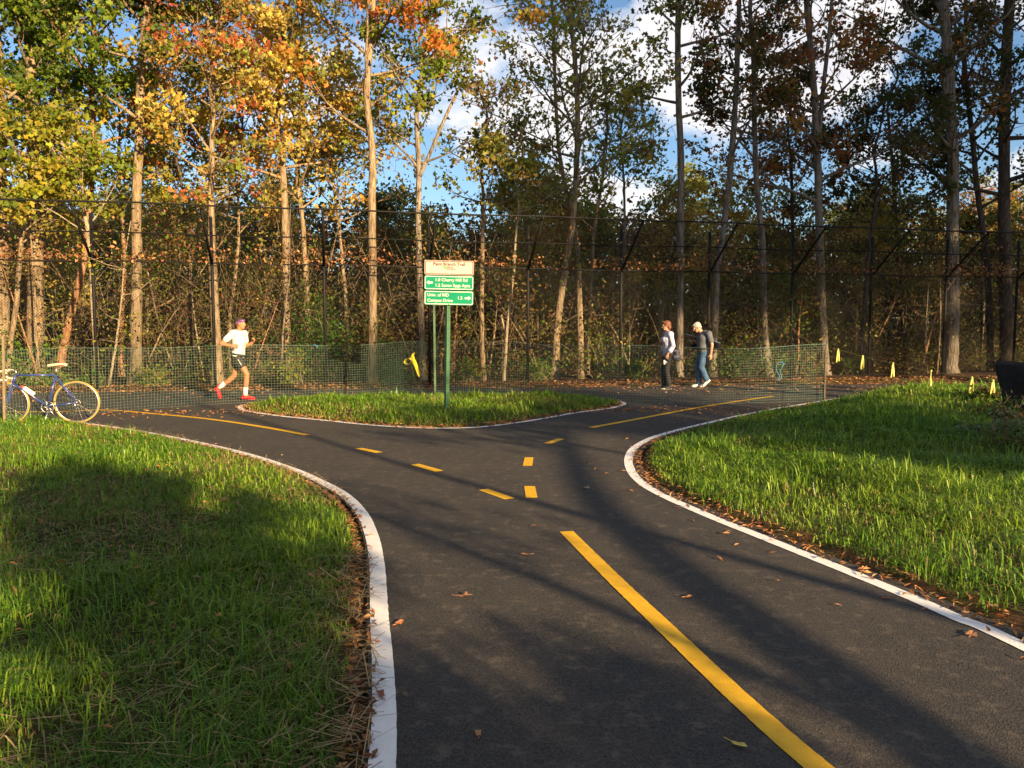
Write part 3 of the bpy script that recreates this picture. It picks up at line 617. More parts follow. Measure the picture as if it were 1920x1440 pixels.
for a, b, r in ((BB, ST, .0155), (ST, HTt, .0145), (HB, BB, .0165), (HTt, HB, .019)): fr.tube([a, b], r, 10)
for sd in (-1, 1):
    fr.tube([(BB[0], sd*.03, BB[2]), (0, sd*.06, RW)], .0095, 8); fr.tube([(ST[0], sd*.018, ST[2]-.02), (0, sd*.06, RW)], .008, 8)
fr.ball(BB, .028, 10, 6); fr.build('frame', M_bblue, bk)
fk = MB()
for sd in (-1, 1): fk.tube(crom([(HB[0]+.004, sd*.035, HB[2]-.01), (HB[0]+.04, sd*.045, .52), (WB-.035, sd*.05, .40), (WB, sd*.05, RW)], 5), .011, 8)
fk.tube([(HB[0], -.045, HB[2]-.015), (HB[0], .045, HB[2]-.015)], .013, 8); fk.build('fork', M_bblue, bk)
MB().tube([ST, (.265, 0, .90)], .013, 8).build('seat_post', M_chr, bk)
sd_ = MB(); V = []; prof = [(-.14, .075, .0), (-.10, .08, .012), (-.03, .055, .012), (.05, .028, .004), (.12, .020, -.004), (.145, .008, -.012)]
for (x_, w_, z_) in prof:
    for j in range(8): a = 2*math.pi*j/8; V.append((.255+x_, w_*math.cos(a), .935+z_+.022*math.sin(a)))
sd_.add(V, [(i*8+j, i*8+(j+1) % 8, (i+1)*8+(j+1) % 8, (i+1)*8+j) for i in range(5) for j in range(8)]+[tuple(range(8))[::-1], tuple(range(40, 48))]); sd_.build('saddle', M_sad, bk)
MB().tube([(.12, 0, .86), (.20, 0, .88)], .03, 8).build('saddle_bag', M_bk, bk)
MB().tube([(HTt[0]-.005, 0, HTt[2]), (HTt[0]-.012, 0, .845), (.93, 0, .855)], .013, 8).build('stem', M_chr, bk)
hb = MB()
for sd in (-1, 1): hb.tube(crom([(.93, 0, .855), (.93, sd*.12, .855), (.935, sd*.19, .855), (1.0, sd*.2, .855), (1.045, sd*.2, .80), (1.02, sd*.2, .735), (.95, sd*.2, .72), (.90, sd*.2, .722)], 6), .0155, 8)
hb.build('handlebar', M_bar, bk)
for sd in (-1, 1): MB().tube([(1.02, sd*.2, .86), (1.055, sd*.2, .86), (1.075, sd*.2, .79), (1.06, sd*.2, .72)], [.015, .015, .007, .005], 7).build('brake_lever', M_chr, bk)
cw = MB(); V, Fs = torus((BB[0], 0, BB[2]), .088, .005, 32, 6); cw.add(np.array(V)+np.array([0, .055, 0]), Fs)
for i in range(5): a = i*2*math.pi/5; cw.tube([(BB[0], .055, BB[2]), (BB[0]+.088*math.cos(a), .055, BB[2]+.088*math.sin(a))], .007, 5)
cw.build('chainring', M_chr, bk)
for sd, a in ((1, -2.2), (-1, .94)):
    e_ = (BB[0]+.17*math.cos(a), sd*.08, BB[2]+.17*math.sin(a)); cr_ = MB().tube([(BB[0], sd*.06, BB[2]), e_], .010, 7).build('crank', M_chr, bk); MB().box((e_[0], sd*.12, e_[2]), (.09, .07, .02)).build('pedal', M_bk, cr_, False)
MB().tube([(0, .058, RW+.035), (BB[0], .055, BB[2]+.088)], .004, 5).tube([(0, .058, RW-.035), (.02, .058, .25), (BB[0], .055, BB[2]-.088)], .004, 5).build('chain', M_bk, bk)
V, Fs = torus((-.02, 0, RW-.005), .045, .004, 24, 5); MB().add(np.array(V)+np.array([0, .07, 0]), Fs).tube([(0, .07, RW-.02), (.03, .07, .25)], .01, 6).build('derailleur', M_chr, bk)
bt_ = MB().tube([(.60, 0, .47), (.66, 0, .52), (.73, 0, .576), (.745, 0, .588)], [.036, .037, .036, .02], 12).build('water_bottle', M_bot, bk); MB().tube([(.745, 0, .588), (.775, 0, .612)], [.024, .016], 10).build('bottle_cap', M_redc, bt_)
MB().tube([(.38, .045, .27), (.45, .16, .005)], .009, 7).build('kickstand', M_chr, bk)

# ------------------------------------------------------------------ people
def remesh(mb, name, m, parent, voxel=.010, smooth=4):
    o = mb.build(name, m, parent); md = o.modifiers.new('r', 'REMESH'); md.mode = 'VOXEL'; md.voxel_size = voxel; md.use_smooth_shade = True
    s_ = o.modifiers.new('s', 'SMOOTH'); s_.iterations = smooth; s_.factor = .5
    dg = bpy.context.evaluated_depsgraph_get(); me = bpy.data.meshes.new_from_object(o.evaluated_get(dg)); o.modifiers.clear(); o.data = me
    if not me.materials: me.materials.append(m)
    me.name = name; return o
def hand(mb, wr, d, up, curl, r=1.0, thumb_side=1):
    """palm, four unequal bent fingers and a thumb; d = pointing direction, up = back-of-hand normal"""
    d = np.array(d, float); d /= np.linalg.norm(d); up = np.array(up, float); up -= (up@d)*d; up /= np.linalg.norm(up); sd = np.cross(d, up)
    wr = np.array(wr, float); pc = wr + d*.05
    for o_ in (-.026, -.009, .009, .026): mb.cap(wr + sd*o_*.6 + d*.01, wr + d*.085 + sd*o_, .016*r, .013*r)
    for o_, ln in ((-.030, .062), (-.010, .078), (.010, .084), (.030, .074)):
        a = wr + d*.088 + sd*o_; dd = d*math.cos(curl) - up*math.sin(curl); b = a + dd*ln*.5; d2 = d*math.cos(curl*2.1) - up*math.sin(curl*2.1); c = b + d2*ln*.5
        mb.cap(a, b, .0105*r, .0095*r); mb.cap(b, c, .0095*r, .008*r)
    a = wr + d*.025 + sd*.026*thumb_side; b = a + (d*.6 + sd*.75*thumb_side - up*.25)*.04; c = b + (d*.95 + sd*.1*thumb_side - up*.3)*.035
    mb.cap(a, b, .0125*r, .0115*r); mb.cap(b, c, .0115*r, .009*r)
def head(mb, c, fwd, r=1.0):
    """skull, jaw, nose, brow, ears; fwd = facing direction in the x-z plane"""
    f = np.array(fwd, float); f /= np.linalg.norm(f); s = np.array([0, 1., 0]); u = np.cross(f, s); u = u if u[2] > 0 else -u
    R = np.stack([f, s, u], 1); c = np.array(c, float); g = lambda a, b, d: c + R @ (np.array([a, b, d])*r)
    mb.ball(g(-.012, 0, .025), np.array([.098, .076, .095])*r, 16, 12, R); mb.ball(g(.022, 0, -.035), np.array([.066, .060, .085])*r, 14, 10, R)
    mb.cap(g(.055, -.018, -.085), g(.055, .018, -.085), .028*r, .028*r); mb.cap(g(.085, 0, .008), g(.106, 0, -.026), .011*r, .016*r)
    mb.cap(g(.078, -.032, .028), g(.078, .032, .028), .016*r, .016*r); mb.cap(g(.079, -.02, -.058), g(.079, .02, -.058), .011*r, .011*r)
    for sy in (-1, 1): mb.cap(g(-.005, sy*.076, .01), g(.0, sy*.078, -.028), .014*r, .010*r)
    return R, g
def eyes(g, root, m):
    M_eye = mat('eye_white', (.75, .72, .70), .3); M_iris = mat('iris', (.03, .02, .015), .3)
    for sy in (-1, 1):
        e_ = MB().ball(g(.077, sy*.031, .006), .0125, 8, 6).build('eye', M_eye, root); MB().ball(g(.086, sy*.031, .006), .0065, 8, 6).build('iris', M_iris, e_)
M_skinR = mat('skin_tanned', (.36, .155, .075), .5); M_skin = mat('skin_fair', (.42, .23, .155), .5)
def torso(mb, pel, wst, chs, shN, shF, neck, w=1.0, g=0.0):
    pel, wst, chs, shN, shF, neck = [np.array(v, float) for v in (pel, wst, chs, shN, shF, neck)]; y = np.array([0, 1., 0])
    for sgn in (-1, 1):
        mb.chain([(pel+y*sgn*.075*w, .105*w+g), (wst+y*sgn*.06*w, .10*w+g), (chs+y*sgn*.075*w, .115*w+g)])
    mb.chain([(pel, .115*w+g), (wst, .108*w+g), (chs, .122*w+g), (neck-np.array([0, 0, .07]), .07*w+g)])
    mb.cap(shN, shF, .068+g, .068+g); mb.cap((shN+neck)/2, (shF+neck)/2, .062+g, .062+g)
def shoe(mb, heel, toe, ank, up=(0, 0, 1)):
    heel, toe, ank = [np.array(v, float) for v in (heel, toe, ank)]; y = np.array([0, 1., 0]); d = toe-heel; d /= np.linalg.norm(d)
    n_ = np.cross(d, y); n_ = n_ if n_[2] > 0 else -n_
    for s in (-.016, .016): mb.chain([(heel+d*.035+y*s+n_*.035, .036), (heel*.45+toe*.55+y*s*1.3+n_*.034, .036), (toe-d*.035+y*s*1.1+n_*.026, .028)])
    mb.cap(heel+d*.05+n_*.06, ank, .042, .045)
def sole(mb, heel, toe):
    heel, toe = np.array(heel, float), np.array(toe, float); y = np.array([0, 1., 0]); d = toe-heel; L_ = np.linalg.norm(d); d /= L_; n_ = np.cross(d, y); n_ = n_ if n_[2] > 0 else -n_
    P = [(0, .03), (.03, .036), (L_*.45, .036), (L_*.72, .048), (L_*.93, .036), (L_, .012)]; V = []
    top = [(a, b) for a, b in P] + [(a, -b) for a, b in reversed(P)]; n0 = len(top)
    for hz in (0, .022):
        for a, b in top: V.append(heel+d*a+y*b+n_*hz)
    return mb.add(V, [tuple(range(n0))[::-1], tuple(range(n0, 2*n0))]+[(i, (i+1) % n0, n0+(i+1) % n0, n0+i) for i in range(n0)])
def A(*v): return np.array(v, float)
# runner: faces +x; near side is -y
pR = gnd(447, 749); rn = empty('person', (pR[0], pR[1], .0)); tag(rn, 'runner in white shirt, black shorts, red shoes and purple headband mid-stride', 'person')
neckR = A(.06, 0, 1.46); hdR = A(.085, 0, 1.60)
hipN, knN, anN = A(.04, -.09, .88), A(.225, -.09, .54), A(.18, -.085, .13); hipF, knF, anF = A(-.0, .09, .88), A(-.11, .09, .50), A(-.41, .08, .26)
shN, elN, wrN = A(-.01, -.20, 1.40), A(-.235, -.27, 1.19), A(.0, -.27, 1.14); shF, elF, wrF = A(.09, .20, 1.39), A(.10, .29, 1.13), A(.25, .25, 1.20)
b = MB(); R_, gR = head(b, hdR, (1, 0, .03)); b.chain([(neckR-A(.01, 0, .05), .058), (hdR-A(.02, 0, .07), .055)])
torso(b, A(.02, 0, .90), A(.035, 0, 1.06), A(.045, 0, 1.27), shN, shF, neckR, .98)
b.chain([(hipN, .088), (hipN*.5+knN*.5, .078), (knN, .056), (knN*.6+anN*.4, .058), (anN, .037)]); b.chain([(hipF, .088), (hipF*.5+knF*.5, .078), (knF, .056), (knF*.65+anF*.35+A(-.01, 0, -.02), .058), (anF, .037)])
b.chain([(shN, .056), (elN, .042), (elN*.6+wrN*.4, .041), (wrN, .028)]); b.chain([(shF, .056), (elF, .042), (elF*.6+wrF*.4, .041), (wrF, .028)])
hand(b, wrN, (1, .1, .12), (.1, -1, .2), 1.15, 1.0, 1); hand(b, wrF, (.55, -.1, .8), (.6, .5, -.4), 1.15, 1.0, -1)
heelN, toeN = A(.10, -.09, .02), A(.39, -.09, .01); heelF, toeF = A(-.53, .08, .24), A(-.42, .08, -.0)
b.chain([(anN, .04), (heelN+A(.08, 0, .05), .04), (toeN+A(-.06, 0, .035), .03)]); b.chain([(anF, .04), (heelF*.7+toeF*.3+A(.03, 0, .03), .035), (toeF+A(.0, 0, .05), .03)])
remesh(b, 'body', M_skinR, rn, .008, 3); eyes(gR, rn, None)
M_shirt = noisy('white_shirt', (.50, .53, .50), (.60, .62, .59), 9, .8, 4, .02, 12); c = MB()
torso(c, A(.015, 0, .92), A(.035, 0, 1.06), A(.045, 0, 1.27), shN, shF, neckR-A(.01, 0, .035), .98, .016)
for a_, e_ in ((shN, elN), (shF, elF)): c.chain([(a_, .075), (a_*.42+e_*.58, .066)])
remesh(c, 'shirt', M_shirt, rn, .011, 4)
M_shorts = noisy('black_shorts', (.012, .012, .013), (.025, .025, .027), 9, .7, 4, .01, 20); c = MB()
c.cap(A(.01, -.07, .90), A(.01, .07, .90), .125, .125); c.cap(A(.02, -.07, .83), A(.0, .07, .83), .125, .125)
for a_, k_ in ((hipN, knN), (hipF, knF)): c.chain([(a_, .108), (a_*.6+k_*.4, .104)])
sh_ = remesh(c, 'shorts', M_shorts, rn, .011, 3)
MB().tube(crom([(.085, -.205, .86), (.12, -.2, .80), (.15, -.19, .74)], 4), .006, 5).build('white_stripe', M_swhite, sh_)
t_ = np.linspace(0, 2*math.pi, 40); MB().tube([( .028 + .152*math.cos(a)+.0, .205*math.sin(a), .97 - .035*math.cos(a)) for a in t_], .017, 6, False).build('waist_belt', M_bk, rn)
for an, kn in ((anN, knN), (anF, knF)):
    d_ = (kn-an)/np.linalg.norm(kn-an); MB().tube([an-d_*.03, an+d_*.05, an+d_*.135], [.05, .046, .051], 14).build('sock', M_swhite, rn)
M_redshoe = mat('red_shoe', (.50, .012, .02), .5)
for he, to, an in ((heelN, toeN, anN), (heelF, toeF, anF)):
    c = MB(); shoe(c, he, to, an*.6+he*.4+A(.02, 0, .02)); s_ = remesh(c, 'shoe', M_redshoe, rn, .009, 2); sole(MB(), he, to).build('sole', M_redshoe, s_)
M_dhair = mat('dark_hair', (.03, .02, .015), .7); M_band = noisy('purple_bandana', (.12, .02, .17), (.45, .32, .46), 60, .8, 2, lo=.55, hi=.62)
c = MB(); c.ball(gR(-.03, 0, .055), (.100, .086, .10), 16, 12); c.ball(gR(-.075, 0, -.02), (.045, .066, .065), 12, 8); hr_ = remesh(c, 'hair', M_dhair, rn, .009, 2)
tq = np.linspace(0, 2*math.pi, 33)[:-1]; V = []
for zz0, k_ in ((.040, 1.0), (.082, .94)):
    for a in tq: V.append(gR(-.012+.105*k_*math.cos(a), .089*k_*math.sin(a), zz0-.02+.03*math.cos(a)))
for zz0, k_ in ((.040, 1.06), (.082, 1.0)):
    for a in tq: V.append(gR(-.012+.105*k_*math.cos(a), .089*k_*math.sin(a), zz0-.02+.03*math.cos(a)))
Fs = []
for i in range(32):
    j = (i+1) % 32; Fs += [(64+i, 64+j, 96+j, 96+i), (i, 32+i, 32+j, j), (32+i, 96+i, 96+j, 32+j), (i, j, 64+j, 64+i)]
MB().add(V, Fs).build('headband', M_band, rn)

# woman: local +x is her front; root turned by 180 degrees, so the near side is local +y
pW = gnd(1250, 729); wm = empty('person', (pW[0], pW[1], .0), math.pi); tag(wm, 'walker in pale lavender top and black trousers with a small dark shoulder bag', 'person')
neckW = A(.0, 0, 1.42); hdW = A(.04, 0, 1.565)
shN, elN, wrN = A(-.04, .17, 1.35), A(-.10, .23, 1.07), A(.03, .22, .87); shF, elF, wrF = A(.0, -.17, 1.35), A(.0, -.22, 1.07), A(.13, -.20, .90)
hipN, knN, anN = A(-.02, .085, .86), A(.03, .085, .48), A(-.03, .085, .09); hipF, knF, anF = A(-.02, -.085, .86), A(.06, -.085, .48), A(.05, -.085, .09)
b = MB(); R_, gW = head(b, hdW, (1, 0, -.12), .95); b.chain([(neckW-A(.01, 0, .05), .05), (hdW-A(.02, 0, .07), .048)])
torso(b, A(-.02, 0, .88), A(-.0, 0, 1.04), A(.0, 0, 1.23), shN, shF, neckW, .90)
b.chain([(hipN, .09), (knN, .056), (anN, .036)]); b.chain([(hipF, .09), (knF, .056), (anF, .036)]); b.chain([(shN, .05), (elN, .038), (wrN, .025)]); b.chain([(shF, .05), (elF, .038), (wrF, .025)])
hand(b, wrN, (.25, 0, -1), (.5, .9, 0), .7, .9, 1); hand(b, wrF, (.4, 0, -.9), (.5, -.9, 0), .6, .9, -1)
remesh(b, 'body', M_skin, wm, .008, 3); eyes(gW, wm, None)
M_lav = noisy('lavender_top', (.36, .37, .52), (.46, .47, .62), 9, .8, 4, .010, 16); c = MB()
torso(c, A(-.02, 0, .86), A(.0, 0, 1.04), A(.0, 0, 1.23), shN, shF, neckW-A(.01, 0, .04), .90, .018); c.cap(A(.075, .07, 1.22), A(.075, -.07, 1.22), .085, .085)
c.chain([(shN, .066), (elN, .055), (elN*.6+wrN*.4, .062), (elN*.45+wrN*.55, .07)]); c.chain([(shF, .066), (elF, .055), (elF*.5+wrF*.5, .062)]); remesh(c, 'top', M_lav, wm, .011, 4)
M_trou = noisy('black_trousers', (.008, .008, .010), (.018, .018, .02), 9, .8, 4, .008, 16); c = MB(); c.cap(A(-.03, -.07, .86), A(-.03, .07, .86), .122, .122)
c.chain([(hipN, .105), (knN, .074), (anN+A(0, 0, .03), .066)]); c.chain([(hipF, .105), (knF, .074), (anF+A(0, 0, .03), .066)]); remesh(c, 'trousers', M_trou, wm, .011, 3)
for an in (anN, anF):
    he, to = A(an[0]-.07, an[1], 0), A(an[0]+.19, an[1], 0); c = MB(); shoe(c, he, to, an); s_ = remesh(c, 'shoe', M_bk, wm, .010, 2); sole(MB(), he, to).build('sole', M_swhite, s_)
M_bhair = noisy('brown_hair', (.10, .035, .02), (.17, .07, .04), 40, .6, 3, .004, 60); c = MB(); c.ball(gW(-.03, 0, .04), (.105, .088, .095), 16, 12); c.ball(gW(-.07, 0, -.04), (.062, .08, .085), 14, 10); c.ball(gW(.04, 0, .09), (.05, .06, .035)); remesh(c, 'hair', M_bhair, wm, .010, 2)
gl = MB()
for sy in (-1, 1): gl.tube([gW(.10+.0*math.cos(a), sy*.034+.024*math.cos(a), .004+.018*math.sin(a)) for a in np.linspace(0, 2*math.pi, 14)], .003, 5, False); gl.tube([gW(.098, sy*.058, .006), gW(.0, sy*.078, .012)], .0025, 4)
gl.build('glasses', M_bk, wm)
# shoulder bag and white bottle stay things of their own
M_bag = noisy('dark_bag', (.02, .02, .045), (.04, .04, .075), 12, .6, 4, .006, 30)
bgx = pW + np.array([.15, -.14, 0]); bo = empty('shoulder_bag', (pW[0], pW[1], 0), math.pi); tag(bo, 'small dark navy shoulder bag worn by the walker in lavender', 'bag')
c = MB(); c.cap(A(-.25, .13, .94), A(-.14, .15, .95), .05, .05); c.cap(A(-.27, .13, .80), A(-.15, .15, .79), .062, .062); c.cap(A(-.21, .13, .95), A(-.21, .14, .78), .05, .065); remesh(c, 'pouch', M_bag, bo, .011, 3)
MB().tube(crom([(-.14, .17, .97), (.03, .20, 1.05), (.12, .10, 1.18), (.07, -.08, 1.38), (-.02, -.13, 1.44), (-.12, -.05, 1.36), (-.17, .08, 1.12), (-.24, .13, .98)], 6), .008, 6).build('strap', M_bag, bo)
wp = empty('white_bottle', (pW[0]-.085, pW[1]-.22, .66)); tag(wp, 'small white object held low in the hand of the walker in lavender', 'bottle')
MB().tube([(-.03, 0, -.04), (-.03, 0, .05), (-.03, 0, .065)], [.026, .026, .012], 10).build('body', M_swhite, wp); MB().tube([(-.03, 0, .03), (.03, 0, .02), (.035, 0, -.01)], .008, 6).build('handle', M_swhite, wp)

# man: root turned by 180 degrees too; leans forward and looks down
pM = gnd(1316, 726); mn = empty('person', (pM[0], pM[1], .0), math.pi); tag(mn, 'white haired walker in grey polo shirt, blue jeans and white trainers', 'person')
neckM = A(.055, 0, 1.42); hdM = A(.155, 0, 1.525)
shN, elN, wrN = A(-.10, .21, 1.36), A(-.17, .26, 1.09), A(-.15, .25, .86); shF, elF, wrF = A(-.02, -.20, 1.37), A(.02, -.25, 1.10), A(.17, -.20, 1.17)
hipN, knN, anN = A(-.01, .09, .90), A(.05, .09, .52), A(-.10, .09, .18); hipF, knF, anF = A(-.0, -.09, .90), A(.09, -.09, .50), A(.05, -.09, .09)
b = MB(); R_, gM = head(b, hdM, (1, 0, -.55), 1.0); b.chain([(neckM-A(.04, 0, .05), .062), (hdM-A(.05, 0, .05), .060)])
torso(b, A(.0, 0, .92), A(-.0, 0, 1.06), A(-.01, 0, 1.25), shN, shF, neckM-A(.03, 0, 0), 1.02)
b.chain([(hipN, .095), (knN, .06), (anN, .04)]); b.chain([(hipF, .095), (knF, .06), (anF, .04)]); b.chain([(shN, .058), (elN, .044), (wrN, .03)]); b.chain([(shF, .058), (elF, .044), (wrF, .03)])
hand(b, wrN, (-.05, 0, -1), (-.4, .9, 0), .35, 1.0, 1); hand(b, wrF, (.8, .2, .2), (0, -.5, 1), 1.2, 1.0, 1)
remesh(b, 'body', M_skin, mn, .008, 3); eyes(gM, mn, None)
M_polo = noisy('grey_polo', (.075, .085, .105), (.105, .115, .14), 9, .85, 4, .012, 14); c = MB()
torso(c, A(.0, 0, .94), A(.015, 0, 1.06), A(.0, 0, 1.25), shN, shF, neckM-A(.04, 0, .03), 1.02, .02); c.chain([(shN, .08), (shN*.35+elN*.65, .072)]); c.chain([(shF, .08), (shF*.35+elF*.65, .072)]); remesh(c, 'polo_shirt', M_polo, mn, .011, 4)
t_ = np.linspace(0, 2*math.pi, 24); MB().tube([(neckM[0]-.02+.066*math.cos(a), .066*math.sin(a), neckM[2]-.015-.035*math.cos(a)) for a in t_], .018, 6, False).build('collar', M_polo, mn)
M_jean = noisy('blue_jeans', (.03, .07, .15), (.06, .12, .22), 7, .85, 5, .012, 14); c = MB(); c.cap(A(-.005, -.07, .92), A(-.005, .07, .92), .128, .128)
c.chain([(hipN, .11), (knN, .083), (anN+A(.01, 0, .03), .078)]); c.chain([(hipF, .11), (knF, .083), (anF+A(0, 0, .03), .076)]); remesh(c, 'jeans', M_jean, mn, .011, 3)
t_ = np.linspace(0, 2*math.pi, 32); MB().tube([(.005+.145*math.cos(a), .212*math.sin(a), .985) for a in t_], .016, 6, False).build('belt', M_bk, mn)
for he, to, an in ((A(-.19, .09, .18), A(.0, .09, .0), anN), (A(-.03, -.09, 0), A(.25, -.09, 0), anF)):
    c = MB(); shoe(c, he, to, an); s_ = remesh(c, 'shoe', M_swhite, mn, .010, 2); sole(MB(), he, to).build('sole', M_swhite, s_)
M_whair = noisy('white_hair', (.27, .265, .255), (.40, .39, .375), 40, .6, 3, .004, 60); c = MB(); c.ball(gM(-.022, 0, .045), (.104, .084, .09), 16, 12, R_); c.ball(gM(-.07, 0, -.015), (.05, .072, .06), 12, 8, R_); c.ball(gM(.05, 0, .085), (.04, .06, .03), 10, 8, R_); remesh(c, 'hair', M_whair, mn, .010, 2)
cb_ = empty('carried_tote', (pM[0], pM[1], 0), math.pi); tag(cb_, 'long black bag with pale blue bars carried under the arm of the walker in jeans', 'bag')
M_pbar = mat('pale_blue_bar', (.28, .42, .50), .35, .3)
MB().tube([(.40, -.27, 1.36), (.14, -.27, 1.29), (-.30, -.27, 1.18), (-.52, -.26, 1.12)], .010, 8).build('bar', M_pbar, cb_); MB().tube([(.33, -.22, 1.195), (.15, -.22, 1.175), (-.26, -.27, 1.20)], .010, 8).build('bar', M_pbar, cb_)
V, Fs = slab([(-.22, 1.15), (-.34, 1.16), (-.50, 1.11), (-.555, .97), (-.45, .95), (-.24, .945), (-.10, .96), (.20, .98), (.24, 1.08), (.1, 1.12)], -.36, -.24); bb_ = MB().add(V, Fs).build('bag', M_tarp, cb_, False)
bv = bb_.modifiers.new('b', 'BEVEL'); bv.width = .03; bv.segments = 3

# ------------------------------------------------------------------ trees
GREEN = [(.11, .185, .018), (.18, .25, .028), (.065, .11, .014), (.26, .29, .035), (.08, .14, .02)]
YGREEN = [(.24, .25, .025), (.34, .28, .03), (.16, .19, .025), (.44, .30, .04), (.28, .22, .04)]
RED = [(.46, .12, .05), (.50, .22, .06), (.28, .22, .05), (.40, .09, .05), (.22, .22, .045), (.44, .30, .08), (.34, .26, .07)]
GOLD = [(.56, .36, .09), (.48, .30, .07), (.38, .29, .08), (.62, .42, .14), (.27, .23, .06), (.52, .25, .06)]
ORANGE = [(.52, .21, .035), (.46, .27, .05), (.22, .21, .03), (.15, .17, .025), (.55, .16, .04)]
OLIVE = [(.17, .16, .03), (.24, .21, .045), (.12, .13, .025), (.31, .25, .07), (.30, .17, .05)]
DARKG = [(.045, .065, .014), (.065, .085, .018), (.09, .085, .022), (.10, .055, .02)]
RUST = [(.30, .10, .03), (.36, .17, .04), (.14, .09, .025), (.10, .09, .025), (.40, .22, .05)]
UNDER = [(.11, .085, .024), (.15, .10, .035), (.075, .08, .018), (.20, .11, .04), (.085, .05, .022), (.15, .14, .03), (.24, .10, .055)]
FAR_SHADED = [(.045, .040, .014), (.06, .045, .018), (.035, .04, .012), (.08, .055, .022), (.10, .07, .02)]  # darkened foliage, shade inside the deep wood put into the colour
def tint(p): return [(r*.95, g*1.14, b) for r, g, b in p]
GOLD, YGREEN, ORANGE, OLIVE, RED = map(tint, (GOLD, YGREEN, ORANGE, OLIVE, RED))
def limb_poly(p0, d, L_, n_=6, up=.35, wob=.12):
    d = np.array(d, float); P = [np.array(p0, float)]
    for i in range(n_-1):
        d = d + np.array([rng.normal(0, wob), rng.normal(0, wob), up/n_ + rng.normal(0, wob*.6)]); d /= np.linalg.norm(d); P.append(P[-1] + d*L_/(n_-1))
    return np.array(P), d
def grow(trunk, rad, crown0, spread, nl, pal, leaves, leaf=.115, sig=.19, upang=(.15, .8), tipn=1.0, bare=0.0, top_taper=.55, keepc=.55):
    """branches along the trunk above height crown0; returns branch builder and leaf centres, sizes, colours"""
    br = MB(); cen = []; H = trunk[-1, 2]; z = trunk[:, 2]; ga = rng.uniform(0, 6.28)
    for i in range(nl):
        f = (i+rng.random())/nl; zh = crown0 + (H-crown0)*f**.9
        k_ = np.interp(zh, z, np.arange(len(z))); j = int(min(k_, len(z)-2)); t = k_-j; p0 = trunk[j]*(1-t)+trunk[j+1]*t; r0 = np.interp(zh, z, rad)
        ga += 2.4 + rng.normal(0, .4); ua = rng.uniform(*upang)
        Ll = spread*(1-top_taper*f)*rng.uniform(.6, 1.15); d = (math.cos(ga)*math.cos(ua), math.sin(ga)*math.cos(ua), math.sin(ua))
        P, dl = limb_poly(p0, d, Ll); r_ = min(r0*.55, .012+.022*Ll); br.tube(P, np.linspace(r_, .008, len(P)), 5, False)
        ns2 = 3 + int(Ll*1.1)
        for s in range(ns2):
            t = rng.uniform(.3, 1.0); q = t*(len(P)-1); jj = min(int(q), len(P)-2); b0 = P[jj]*(1-q+jj)+P[jj+1]*(q-jj)
            dd = (P[jj+1]-P[jj]); dd /= np.linalg.norm(dd); dd = dd + rng.normal(0, .65, 3); dd /= np.linalg.norm(dd); L2 = Ll*rng.uniform(.2, .42)+.25
            P2, _ = limb_poly(b0, dd, L2, 5, .2, .18); br.tube(P2, np.linspace(max(.012, r_*.4), .004, 5), 3, False)
            for u in range(2):
                P3, _ = limb_poly(P2[2+u], dd + rng.normal(0, .8, 3), L2*.6, 4, .1, .2); br.tube(P3, np.linspace(.007, .003, 4), 3, False)
                if rng.random() > bare: cen.append(P3[[1, 2, 3, 3]])
            if rng.random() > bare: cen.append(P2[[2, 3, 4, 4]])
    cen = np.array(cen) if len(cen) else np.zeros((1, 4, 3)); n_ = int(leaves)
    cen = cen[rng.random(len(cen)) < keepc] if len(cen) > 30 else cen; w = rng.gamma(1.2, 1.0, len(cen))+.05
    ci = rng.choice(len(cen), n_, p=w/w.sum()); q = rng.random(n_)*3; q0 = q.astype(int); fr_ = (q-q0)[:, None]
    C = cen[ci, q0]*(1-fr_) + cen[ci, q0+1]*fr_ + rng.normal(0, 1, (n_, 3))*np.array([sig, sig, sig*.55])
    pal = np.array(pal); base = pal[rng.integers(0, len(pal), len(cen))]; own = pal[rng.integers(0, len(pal), n_)]; mixf = (rng.random(n_) < .8)[:, None]
    col = np.where(mixf, base[ci], own)*(1+rng.normal(0, .17, (n_, 1))); col = np.clip(col*(1+rng.normal(0, .05, (n_, 3))), .004, .8)
    return br, C, leaf*rng.uniform(.65, 1.35, n_), col
def trunk_mesh(T, R, n_=10, flare=True):
    T2 = crom(T, 4); R2 = np.interp(np.linspace(0, 1, len(T2)), np.linspace(0, 1, len(R)), R)
    if flare: R2 = R2*(1+.55*np.exp(-(T2[:, 2]-T2[0, 2])/.28))
    R2 = R2*(1+rng.normal(0, .025, len(R2))); T2[1:, :2] += rng.normal(0, .006, (len(T2)-1, 2))
    return MB().tube(T2, R2, n_), T2, R2
